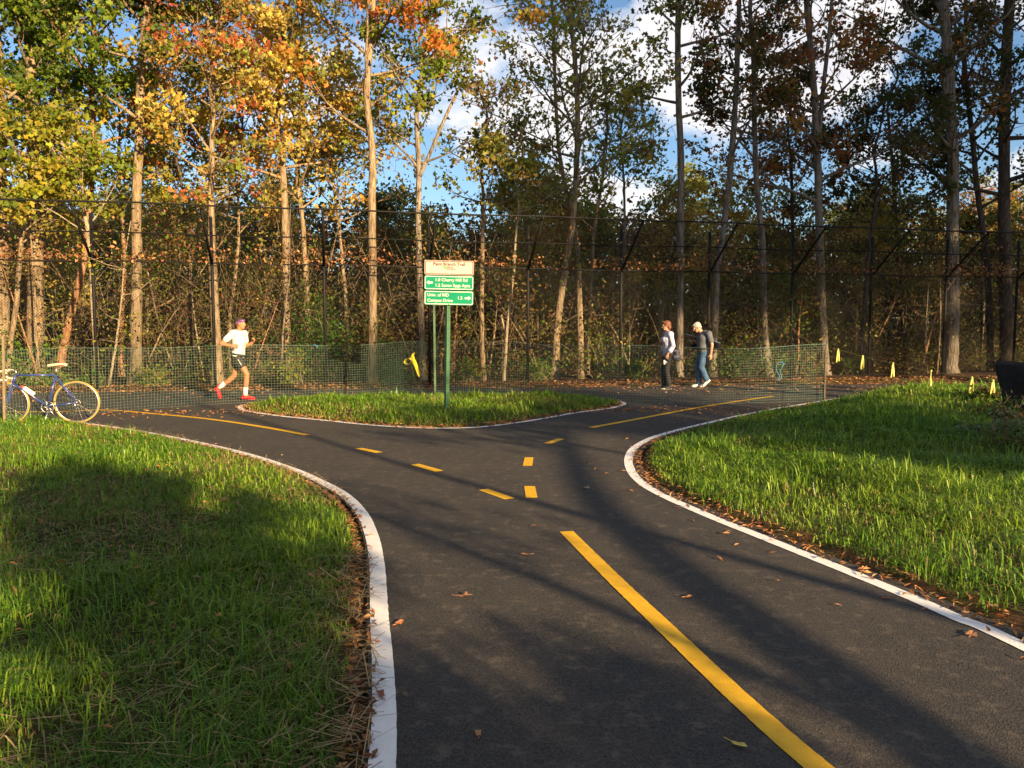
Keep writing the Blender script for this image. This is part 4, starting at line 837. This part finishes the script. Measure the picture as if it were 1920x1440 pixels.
def tree(name, label, cat, pts, d, H, bk_, pal, leaves, crown0, spread=2.6, nl=22, forks=(), group=None, **kw):
    """pts: (pixel x, pixel y, width in pixels) up the stem; d: distance on the ground"""
    P = np.array([at(a, b, d) for a, b, w in pts]); R = np.array([w*d/F_PX/2 for a, b, w in pts]); g0 = gz(P[0, 0], d)
    base = P[0].copy(); base[2] = g0-.05
    if P[0, 2] > g0+.1:
        sl_ = (P[1]-P[0])/max(P[1, 2]-P[0, 2], .1); base[:2] = P[0, :2] - sl_[:2]*(P[0, 2]-g0)*.6; P = np.vstack([base, P]); R = np.concatenate([[R[0]*1.08], R])
    else: P[0] = base
    if P[-1, 2] < H-.5:
        dirn = (P[-1]-P[-2])/max(P[-1, 2]-P[-2, 2], .2); k_ = 4
        ex = [P[-1] + np.array([dirn[0]*.5+rng.normal(0, .05), rng.normal(0, .06), 1])*(H-P[-1, 2])*i/k_ for i in range(1, k_+1)]
        P = np.vstack([P, ex]); R = np.concatenate([R, np.linspace(R[-1]*.85, .03, k_)])
    P = P + np.column_stack([np.zeros(len(P)), np.concatenate([[0], rng.normal(0, .05, len(P)-1)]), np.zeros(len(P))])
    root = empty(name, tuple(base)); tag(root, label, cat, group)
    mb, T2, R2 = trunk_mesh(P-base, R); 
    for fk_ in forks:
        Q = np.array([at(a, b, d) for a, b, w in fk_])-base; mb.tube(crom(Q, 4), np.interp(np.linspace(0, 1, (len(Q)-1)*4+1), np.linspace(0, 1, len(Q)), [w*d/F_PX/2 for a, b, w in fk_]), 8)
    mb.build('trunk', BARK[bk_], root)
    br, C, sz, col = grow(T2, R2, crown0, spread, nl, pal, leaves, **kw)
    br.build('branches', BARK[bk_], root); o = link('crown', lobed('crown', C, sz*1.12, col), root)
    return root
TR = [
 # name, label, category, stem pixels, distance, height, bark, palette, leaves, crown base, spread, limbs, extra
 ('broad_tree', 'thick tan trunk cut off by the left edge of the picture', [(-2, 705, 34), (-2, 500, 30), (-8, 200, 25)], 20.3, 12.5, 'tan', GREEN, 5200, 5.8, 2.6, 20, {}),
 ('broad_tree', 'stout straight tan trunk behind the bicycle with green crown', [(66, 705, 31), (66, 560, 28), (65, 430, 25), (60, 300, 21), (55, 120, 18)], 20.6, 13, 'tan', GREEN, 9000, 6.0, 2.9, 28, {'leaf': .12}),
 ('leaning_tree', 'reddish leaning trunk rising behind the bicycle', [(108, 705, 15), (130, 600, 14), (157, 490, 12), (170, 380, 11), (176, 270, 11), (166, 150, 10), (172, 50, 8)], 21.4, 13, 'red', GREEN, 8500, 6.4, 2.8, 26, {'leaf': .12}),
 ('slender_tree', 'slim pale trunk next to the fence post behind the rear bicycle wheel', [(183, 730, 9), (175, 560, 8), (163, 447, 7), (150, 375, 7), (130, 325, 5)], 20.0, 6.4, 'pale', YGREEN, 2200, 3.8, 1.6, 18, {}),
 ('broad_tree', 'straight tan trunk with green crown between bicycle and runner', [(253, 724, 22), (255, 600, 20), (256, 480, 18), (257, 380, 17), (262, 250, 16), (266, 150, 14), (276, 30, 12)], 20.6, 14, 'tan', GREEN, 8500, 6.9, 2.8, 28, {'leaf': .12}),
 ('maple_tree', 'red leaved maple whose trunk stands directly behind the runner', [(409, 722, 19), (404, 600, 17), (398, 480, 15), (395, 390, 11), (398, 280, 9), (400, 150, 8), (395, 60, 6)], 20.4, 11.5, 'tan', RED, 5600, 4.6, 2.6, 30, {'leaf': .105}),
 ('golden_tree', 'tan trunk with golden crown right of the runner', [(539, 712, 17), (537, 600, 16), (534, 430, 14), (529, 290, 12), (520, 220, 11), (524, 100, 9)], 22.3, 15, 'tan', GOLD, 9500, 5.4, 3.1, 32, {'leaf': .115}),
 ('golden_tree', 'thinner golden leaved tree just right of the stouter golden one', [(582, 705, 10), (576, 560, 10), (569, 430, 9), (558, 320, 8), (565, 180, 7)], 23.2, 13, 'tan', GOLD, 6200, 4.6, 2.6, 26, {'leaf': .115}),
 ('oak_tree', 'tall tan trunk with orange and green crown left of the sign', [(697, 718, 18), (700, 560, 16), (698, 400, 15), (697, 280, 13), (688, 180, 12), (697, 60, 10), (700, 0, 9)], 20.9, 15, 'tan', ORANGE, 8200, 6.6, 3.0, 28, {}),
 ('forked_tree', 'grey trunk just above the sign forking into a leaning limb', [(793, 705, 13), (787, 520, 12), (785, 400, 11), (785, 310, 10), (783, 200, 8), (800, 90, 6)], 22.0, 13.5, 'grey', YGREEN+GREEN, 4200, 5.6, 2.6, 24, {'forks': [[(787, 330, 8), (805, 290, 7), (835, 220, 6), (868, 150, 5)]]}),
 ('slender_tree', 'slim brown trunk right of the sign post', [(906, 716, 10), (903, 560, 9), (905, 440, 8), (905, 350, 6)], 22.0, 8.2, 'tan', OLIVE, 1200, 4.4, 1.7, 16, {}),
 ('slender_tree', 'crooked thin tree with a low fork between sign and leaning trunks', [(944, 708, 6), (952, 610, 6), (963, 510, 5), (968, 430, 4)], 21.8, 7, 'pale', OLIVE, 1700, 4.2, 1.7, 14, {'forks': [[(950, 635, 4), (944, 610, 4), (940, 590, 3)]]}),
 ('leaning_tree', 'tan trunk leaning right, first of the crossing pair in mid picture', [(1039, 708, 16), (1046, 600, 14), (1062, 490, 13), (1074, 410, 12), (1082, 280, 10), (1080, 150, 9), (1070, 30, 8)], 22.6, 14, 'tan', OLIVE+YGREEN, 2500, 5.0, 3.0, 30, {'bare': .35}),
 ('leaning_tree', 'tan trunk leaning left, second of the crossing pair in mid picture', [(1089, 706, 13), (1086, 560, 12), (1080, 450, 10), (1060, 350, 8), (1045, 250, 7), (1040, 130, 6)], 22.9, 13, 'tan', OLIVE+GOLD, 2000, 5.0, 2.8, 28, {'bare': .35}),
 ('slender_tree', 'thin trunk hugging the right side of the crossing pair', [(1101, 705, 8), (1106, 590, 8), (1112, 450, 7), (1130, 330, 6)], 24.4, 9, 'tan', YGREEN+OLIVE, 1500, 4.4, 2.1, 16, {}),
 ('tall_tree', 'tall dark straight trunk directly behind the two walkers', [(1272, 708, 15), (1275, 560, 14), (1275, 420, 13), (1275, 300, 12), (1271, 120, 11), (1273, 0, 10)], 23.4, 17, 'grey', OLIVE+DARKG, 2800, 7.2, 2.8, 24, {}),
 ('leaning_tree', 'trunk curving up to the right beside the white haired walker', [(1335, 712, 14), (1340, 600, 13), (1345, 520, 12), (1357, 430, 11), (1368, 320, 11), (1382, 150, 10), (1386, 0, 8)], 23.6, 16, 'grey', DARKG+RUST, 3600, 6.4, 2.6, 22, {}),
 ('tall_tree', 'slim dark trunk where the mesh barrier nears its right end', [(1441, 716, 15), (1434, 600, 12), (1428, 450, 11), (1417, 330, 10), (1412, 100, 9)], 24.0, 15, 'grey', DARKG+RUST, 4800, 6.0, 2.6, 24, {}),
 ('oak_tree', 'rust leaved oak standing behind the dark wooden stake', [(1548, 718, 15), (1542, 580, 15), (1536, 420, 14), (1533, 300, 13), (1524, 150, 11), (1513, 0, 9)], 24.3, 16, 'grey', RUST, 7200, 4.8, 3.3, 32, {'forks': [[(1533, 290, 9), (1542, 180, 8), (1552, 90, 7), (1560, 0, 6)]]}),
 ('slender_tree', 'short dark leaning stem behind the first ribbons', [(1611, 715, 9), (1618, 600, 8), (1628, 480, 7), (1640, 380, 6)], 24.9, 8.5, 'dark', DARKG, 2400, 4.4, 2.2, 18, {}),
 ('tall_tree', 'thick straight trunk at the right with sunlit foot', [(1779, 716, 25), (1784, 600, 23), (1787, 450, 22), (1787, 320, 20), (1779, 130, 18), (1770, 0, 16)], 25.2, 18, 'grey', DARKG, 7000, 5.4, 3.6, 30, {}),
 ('leaning_tree', 'dark trunk leaning left between the two thickest right trunks', [(1858, 712, 12), (1852, 500, 11), (1835, 380, 10), (1825, 250, 9), (1806, 100, 8)], 26.4, 15, 'dark', DARKG, 5600, 5.4, 3.0, 26, {}),
 ('tall_tree', 'thick dark trunk nearest the right edge of the picture', [(1888, 700, 24), (1884, 520, 22), (1881, 400, 21), (1886, 200, 19), (1893, 0, 17)], 26.0, 18, 'dark', DARKG+RUST, 8000, 5.6, 3.6, 30, {}),
 ('maple_tree', 'yellow green maple overhanging the bicycle at the far left', [(18, 700, 9), (30, 560, 9), (45, 420, 8), (60, 330, 6)], 19.9, 6.3, 'tan', YGREEN, 4200, 3.6, 2.3, 24, {'leaf': .12}),
 ('slender_tree', 'thin dark stem crossing upper left of the runner', [(362, 705, 7), (360, 600, 7), (354, 480, 6), (345, 390, 5)], 22.6, 8, 'dark', RED+OLIVE, 2600, 4.2, 2.0, 18, {}),
 ('slender_tree', 'forked pale stem right of the runner', [(434, 706, 8), (432, 600, 7), (442, 520, 6), (448, 440, 5)], 23.0, 8.4, 'tan', GOLD+OLIVE, 2600, 4.2, 2.0, 18, {}),
 ('slender_tree', 'thin trunk close beside the stouter tan one left of the runner', [(226, 700, 9), (229, 600, 9), (233, 500, 7), (228, 400, 6)], 23.8, 8.6, 'red', YGREEN, 2600, 4.4, 2.0, 18, {}),
 ('slender_tree', 'thin curved trunk just left of the tall trunk by the sign', [(655, 706, 7), (650, 590, 7), (640, 470, 6), (628, 380, 5)], 23.6, 9, 'tan', GOLD, 3000, 4.4, 2.2, 20, {}),
 ('slender_tree', 'thin bare stemmed tree midway between sign and walkers', [(1165, 706, 6), (1168, 560, 6), (1172, 430, 5), (1168, 320, 4)], 25.0, 9, 'grey', YGREEN+OLIVE, 1500, 4.4, 2.2, 20, {}),
 ('slender_tree', 'thin dark trunk left of the rust leaved oak', [(1495, 712, 7), (1492, 560, 7), (1488, 420, 6), (1482, 300, 5)], 26.2, 10, 'dark', RUST, 3000, 4.6, 2.3, 20, {}),
 ('slender_tree', 'thin dark trunk left of the thick trunk with sunlit foot', [(1700, 712, 8), (1690, 560, 8), (1682, 420, 7), (1672, 300, 6)], 26.8, 11, 'dark', DARKG, 3600, 4.6, 2.6, 22, {}),
]
for (nm, lb, pts, d, H, bk_, pal, lv, c0, spd, nl, kw) in TR:
    tree(nm, lb, 'tree', pts, d, H, bk_, pal, lv, c0, spd, nl, group='trees along the fence', **kw)
# slim trees deeper in the woods: six kinds, copied and turned
kinds = []
for i in range(7):
    H = [7, 8.5, 9.5, 7.5, 10, 6.5, 9][i]; lean = rng.normal(0, .35, 2)
    T = np.array([[lean[0]*z_**1.5/20+rng.normal(0, .05)*(z_ > 0), lean[1]*z_**1.5/20, z_] for z_ in np.linspace(-.1, H, 9)]); R = np.linspace(rng.uniform(.06, .13), .02, 9)
    root = empty('woodland_tree'); mb, T2, R2 = trunk_mesh(T, R, 7); b_ = ['tan', 'grey', 'pale', 'dark', 'tan', 'red', 'grey'][i]; mb.build('trunk', BARK[b_], root)
    br, C, sz, col = grow(T2, R2, 2.6, 2.3, 22, [OLIVE, GOLD, YGREEN, OLIVE+DARKG, GOLD+OLIVE, UNDER, RUST+OLIVE][i], 3400, .17, .27, bare=.12)
    br.build('branches', BARK[b_], root); link('crown', leaf_mesh('crown', C, sz, col), root); kinds.append(root)
ANCH = [(-.72, 'left edge'), (-.60, 'bicycle'), (-.50, 'rear bicycle wheel'), (-.42, 'gap left of the runner'), (-.35, 'runner'), (-.27, 'golden trees'), (-.19, 'yellow ribbon'), (-.09, 'trail sign'), (-.0, 'gap right of the sign'), (.08, 'crossing pair of trunks'), (.15, 'gap left of the walkers'), (.22, 'two walkers'), (.31, 'right end of the mesh'), (.40, 'dark wooden stake'), (.48, 'row of ribbons'), (.57, 'thick trunk with sunlit foot'), (.68, 'black fabric')]
ORD = ['nearest', 'second nearest', 'third nearest', 'fourth nearest', 'fifth nearest', 'sixth nearest', 'seventh nearest', 'eighth nearest', 'ninth nearest', 'tenth nearest', 'farthest', 'very farthest']
def name_by_anchor(items, what, cat, group):
    by = {}
    for it in items: by.setdefault(min(ANCH, key=lambda a: abs(a[0]-it[0]))[1], []).append(it)
    for an, ls in by.items():
        for i, it in enumerate(sorted(ls, key=lambda q: q[1])): tag(it[2], f'{it[3]} {what} the {an}, {ORD[min(i, 11)]} there', cat, group)
used = set(); placed = []; deepn = []
cnt = 0
while cnt < 78:
    d = rng.uniform(24.5, 44); x = rng.uniform(-.80, .80)*d
    fd = 18.6+.237*(x+10)
    if d < fd+2.5 or any((x-a)**2+(d-b)**2 < 1.3 for a, b in placed): continue
    placed.append((x, d)); u = x/d; k_ = int(rng.integers(0, 7)); 
    if u > .25: k_ = [3, 1, 6][int(rng.integers(0, 3))]
    r_ = kinds[k_] if k_ not in used else copy_tree(kinds[k_]); used.add(k_)
    r_.location = (x, d, gz(x, d)); r_.rotation_euler = (0, 0, rng.uniform(0, 6.28)); s_ = float(np.clip((1.55 + (612-rng.uniform(345, 470))/F_PX*d)/[7, 8.5, 9.5, 7.5, 10, 6.5, 9][k_], .5, 1.15)); r_.scale = (s_, s_, s_)
    deepn.append((u, d, r_, ['tan', 'grey', 'pale', 'dark', 'tan', 'reddish', 'grey'][k_])); cnt += 1
name_by_anchor(deepn, 'slim tree deep behind', 'tree', 'slim trees deep in the woods')
for k_ in range(7):
    if k_ not in used:
        for ch in list(kinds[k_].children): bpy.data.objects.remove(ch)
        bpy.data.objects.remove(kinds[k_])
# saplings: thin bare stems just behind the fence
sap = []
for i in range(5):
    H = rng.uniform(2.6, 5.2); root = empty('sapling'); T, _ = limb_poly((0, 0, -.05), (rng.normal(0, .12), rng.normal(0, .12), 1), H, 8, .1, .07); br = MB().tube(T, np.linspace(.03, .007, 8), 5); cen = []
    for j in range(9):
        q = rng.integers(2, 8); P2, _ = limb_poly(T[q], rng.normal(0, 1, 3)*np.array([1, 1, .4])+np.array([0, 0, .4]), rng.uniform(.5, 1.3), 5, .2, .2); br.tube(P2, np.linspace(.010, .003, 5), 3, False); cen += [P2[-1], P2[2]]
    br.build('stem', BARK[['tan', 'pale', 'tan', 'grey', 'red'][i]], root); cen = np.array(cen); n_ = 150; C = cen[rng.integers(0, len(cen), n_)]+rng.normal(0, .16, (n_, 3)); link('foliage', leaf_mesh('foliage', C, rng.uniform(.05, .11, n_), pick([UNDER, YGREEN, OLIVE, UNDER, GOLD][i], n_)), root); sap.append(root)
sapn = []
for i in range(64):
    s_ = rng.uniform(-2, 29); off = rng.uniform(.5, 5.5); p = FP0 + FE*s_ - FN*off; r_ = sap[i] if i < 5 else copy_tree(sap[i % 5])
    r_.location = (p[0], p[1], gz(p[0], p[1])); r_.rotation_euler = (0, 0, rng.uniform(0, 6.28)); sc_ = rng.uniform(.75, 1.25); r_.scale = (sc_,)*3
    sapn.append((p[0]/p[1], p[1], r_, ['tan', 'pale', 'tan', 'grey', 'reddish'][i % 5]))
name_by_anchor(sapn, 'thin sapling behind the fence near', 'sapling', 'saplings behind the fence')
# shrubs at the foot of the fence
def shrub(label, px, d, w, h_, pal, n_, leaf=.08, name='shrub', z0=None, cat='shrub', group='shrubs along the fence'):
    x = (px-960)/F_PX*d; g0 = gz(x, d); root = empty(name, (x, d, g0)); st = MB(); cen = []
    for i in range(10):
        P2, _ = limb_poly((rng.normal(0, w*.12), rng.normal(0, w*.1), -.03), (rng.normal(0, .5), rng.normal(0, .4), 1), h_*rng.uniform(.6, 1.05), 6, .1, .15); st.tube(P2, np.linspace(.012, .004, 6), 4, False); cen += list(P2[2:])
        for j in range(3):
            P3, _ = limb_poly(P2[rng.integers(2, 5)], rng.normal(0, 1, 3), w*.35, 4, .1, .2); st.tube(P3, np.linspace(.006, .003, 4), 3, False); cen += list(P3[1:])
    st.build('stems', BARK['tan'], root); cen = np.array(cen); C = cen[rng.integers(0, len(cen), n_)]+rng.normal(0, 1, (n_, 3))*np.array([w*.10, w*.10, h_*.07]); C[:, 2] = np.abs(C[:, 2])
    link('foliage', leaf_mesh('foliage', C, leaf*rng.uniform(.6, 1.4, n_), pick(pal, n_)), root); return tag(root, label, cat, group)
LIVE = [(.09, .20, .02), (.14, .26, .03), (.06, .13, .015), (.20, .28, .04)]
shrub('glossy green holly bush right of the runner behind the fence', 640, 22.0, 1.7, 2.7, [(.05, .13, .02), (.08, .18, .025), (.04, .09, .015)], 2400, .09)
shrub('leafy green branch mass at the left edge above the bicycle', 6, 19.6, 1.1, 2.0, LIVE, 700, .1)
shrub('low bright green weed just left of the sign', 742, 20.7, .8, .9, LIVE, 420)
shrub('bright green weed right of the sign with yellow leaves', 880, 21.6, .9, .8, LIVE+[(.5, .35, .03)], 500)
shrub('low green weed at the foot of the leaning pair', 1010, 22.1, 1.2, .8, LIVE, 520)
shrub('spreading green bush behind the white haired walker', 1395, 23.4, 1.9, 1.2, [(.05, .12, .02), (.08, .16, .03), (.04, .08, .015)], 1100)
shrub('yellow green leafy sapling bush left of the walkers', 1130, 22.6, 1.4, 1.9, LIVE+YGREEN, 700)
shrub('small green weed by the woman walker at the path edge', 1185, 22.4, 1.2, .8, LIVE, 500)
shrub('pale orange leaved bush behind the looped rope', 1525, 24.4, .9, 1.0, RUST+LIVE, 420)
shrub('green weed below the second ribbon', 1600, 24.5, 1.0, .7, LIVE, 360)
shrub('dark brush below the thick trunk with sunlit foot', 1700, 24.8, 1.6, 1.3, DARKG+UNDER, 700)
shrub('green weed behind the bicycle saddle', 95, 19.4, .9, .7, LIVE, 420)
shrub('green weed behind the rear bicycle wheel', 165, 19.5, .8, .6, LIVE, 380)
shrub('yellow green weed left of the runner', 290, 19.9, 1.2, .7, LIVE+YGREEN, 500)
shrub('low green weed just behind the runner', 480, 20.3, 1.3, .7, LIVE+UNDER, 520)
shrub('yellow leaved low bush between runner and ribbon', 560, 20.6, 1.3, .9, YGREEN+LIVE, 600)
shrub('pale leaved ground plant under the black fabric', 1905, 9.3, .9, .25, [(.20, .24, .14), (.14, .18, .09)], 500, .05, 'ground_plant', None, 'plant', 'plants on the bank')
shrub('dark low ivy on the bank below the black fabric', 1893, 10.6, .9, .22, DARKG+LIVE[:1], 420, .06, 'ground_plant', None, 'plant', 'plants on the bank')
shrub('dark weed on the bank left of the black fabric', 1860, 12.0, .9, .22, DARKG+LIVE[:1], 420, .06, 'ground_plant', None, 'plant', 'plants on the bank')
shrub('dark low weed on the bank at the right edge', 1915, 8.6, .9, .22, DARKG+LIVE[:1], 420, .06, 'ground_plant', None, 'plant', 'plants on the bank')
# uncountable brush: undergrowth between the trunks and the far wood behind
def blob(n_, xr, yr, zmax, cl, sig, pal, leaf, zpow=1.4, right_pal=None):
    cy = rng.uniform(yr[0], yr[1], cl); cx = rng.uniform(-xr, xr, cl)*(cy/yr[1]); fd = 18.6+.237*(cx+10); cy = np.maximum(cy, fd+.7+rng.random(cl)*2); cz = zmax*rng.random(cl)**zpow
    w_ = rng.gamma(.9, 1, cl)+.05; i = rng.choice(cl, n_, p=w_/w_.sum()); C = np.column_stack([cx, cy, cz])[i] + rng.normal(0, 1, (n_, 3))*sig; C[:, 2] = np.abs(C[:, 2])+.05
    base = np.array(pal)[rng.integers(0, len(pal), cl)][i]; col = np.where((rng.random(n_) < .6)[:, None], base, pick(pal, n_))*(1+rng.normal(0, .15, (n_, 1)))
    return C, leaf*rng.uniform(.6, 1.4, n_), np.clip(col, .004, .8)
C, sz, col = blob(90000, 27, (20, 34), 4.3, 1100, np.array([.42, .42, .34]), UNDER+UNDER+OLIVE+LIVE[:2], .095)
ug = link('undergrowth', leaf_mesh('undergrowth', C, sz, col)); tag(ug, 'tangled brown and green undergrowth filling the woods behind the fence', 'undergrowth', None, 'stuff')
tw = MB()
for i in range(1700):
    d = rng.uniform(20, 32); x = rng.uniform(-.8, .8)*d; fd = 18.6+.237*(x+10); d = max(d, fd+.6+rng.random()*3); v = np.array([rng.normal(0, .6), rng.normal(0, .4), abs(rng.normal(.7, .6))]); P2, _ = limb_poly((x, d, rng.uniform(0, 2.8)), v/np.linalg.norm(v), rng.uniform(.8, 2.8), 5, .15, .22); tw.tube(P2, np.linspace(.011, .004, 5), 3, False)
tag(tw.build('brush_twigs', BARK['tan']), 'bare tangled twigs and vines between the trunks', 'twigs', None, 'stuff')
C, sz, col = blob(105000, 66, (36, 66), 7.4, 1700, np.array([1.0, 1.0, .6]), FAR_SHADED, .33, .8)
C2, sz2, col2 = blob(26000, 80, (56, 78), 4.2, 900, np.array([1.2, 1.0, .7]), FAR_SHADED, .7, 1.0); C, sz, col = np.vstack([C, C2]), np.concatenate([sz, sz2]), np.vstack([col, col2])
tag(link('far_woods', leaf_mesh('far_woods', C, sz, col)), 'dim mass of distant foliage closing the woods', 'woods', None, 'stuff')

# ------------------------------------------------------------------ trees behind the viewpoint whose shade falls on the scene
def back_tree(label, x, y_, H, c0, spread, leaves, r, pal=DARKG, nl=26, leaf=.24, sig=.6, name='broad_tree', T=None, **kw):
    root = empty(name, (x, y_, gz(x, y_))); T = np.array([[rng.normal(0, .06)*(z_ > 0), rng.normal(0, .06)*(z_ > 0), z_] for z_ in np.linspace(-.1, H, 9)]) if T is None else T
    mb, T2, R2 = trunk_mesh(T, np.linspace(r, .04, len(T)), 10); mb.build('trunk', BARK['grey'], root)
    br, C, sz, col = grow(T2, R2, c0, spread, nl, pal, leaves, leaf, sig, **kw); br.build('branches', BARK['grey'], root); link('crown', leaf_mesh('crown', C, sz, col), root); return tag(root, label, 'tree', 'trees behind the viewpoint')
back_tree('bushy young tree behind the viewpoint shading the near lawn', 5.95, -6.2, 4.3, 1.75, 1.15, 9000, .06, GREEN, 34, .14, .15, 'bushy_tree', top_taper=.8)  # added shape, stands in for the unknown caster of the lawn shadow
BT = [('tall tree out of view behind the right verge', 27, -9, 28, 12.4, 6.0, 9000, .32, .42), ('tall tree further right out of view behind the viewpoint', 34.5, -7, 29, 11.2, 6.8, 9000, .36, .42),
      ('tallest tree well behind the viewpoint on the right', 36, -17, 32, 14.2, 7, 9000, .36, .42), ('tall tree farthest right out of view', 43, -8, 29, 10.5, 7.5, 9000, .36, .42), ('tall tree beside the farthest right one', 44, -17, 31, 13.8, 7, 9000, .36, .42),
      ('mid sized tree behind the viewpoint shading the mound', 22.5, -12, 12, 4.8, 3.4, 3600, .2, .26), ('small tree behind the viewpoint shading the right verge', 17.6, -8.0, 7.4, 3.6, 2.1, 2000, .14, .2),
      ('slim tree behind the viewpoint striping the path', 9.9, -6, 9.5, 8.2, .8, 90, .09, .12), ('low slim tree behind the viewpoint with small top', 8.1, -6, 4.4, 3.3, .5, 160, .11, .12), ('slim tree right of the other slim ones behind the viewpoint', 12.6, -5.6, 6.2, 5.4, .6, 80, .09, .12), ('thin tree farther right behind the viewpoint', 14.6, -5.0, 9, 8, .9, 120, .10, .12)]
BO = []
for lb, x, y_, H, c0, sp_, lv, r, lf in BT: BO.append(back_tree(lb, x, y_, H, c0, sp_, lv, r, leaf=lf, sig=.55 if H > 10 else .25, nl=26 if H > 10 else (16 if lv > 1000 else 4)))
for (x, y_), lb in zip([(31, -12), (39, -12), (48, -12)], ['tall tree of the middle row behind the viewpoint, leftmost', 'tall tree of the middle row behind the viewpoint, central', 'tall tree of the middle row behind the viewpoint, rightmost']):
    c_ = copy_tree(BO[0]); c_.location = (x, y_, 0); c_.rotation_euler = (0, 0, rng.uniform(0, 6)); c_['label'] = lb
back_tree('crooked leaning tree behind the viewpoint whose stem darkens the path', 5.4, -4, 5, 4.6, 1.0, 500, .19, leaf=.2, sig=.25, nl=10, T=np.array([[0, 0, -.1], [.15, 0, .8], [.5, 0, 1.6], [1.5, 0, 2.35], [3.3, 0, 3.45], [5.6, 0, 4.5], [7.4, .1, 5.3]]))  # invented stem, bent so that its shadow makes the dark path band
bw = back_tree('dense tree directly left behind the viewpoint', -4, -8, 15, 2.5, 5.0, 6000, .3, DARKG, 30, .45, .7)  # this and its copies are added out of view to cut skylight
for (x, y_), lb in zip([(-11, -5), (-17, 2), (-19, 10), (2, -13), (-10, -14)], ['dense tree left of and behind the viewpoint', 'dense tree beyond the left edge beside the lawn', 'dense tree beyond the left edge by the bicycle end of the path', 'dense tree straight behind the viewpoint', 'dense tree far behind on the left']):
    c_ = copy_tree(bw); c_.location = (x, y_, gz(x, y_)); c_.rotation_euler = (0, 0, rng.uniform(0, 6)); c_['label'] = lb
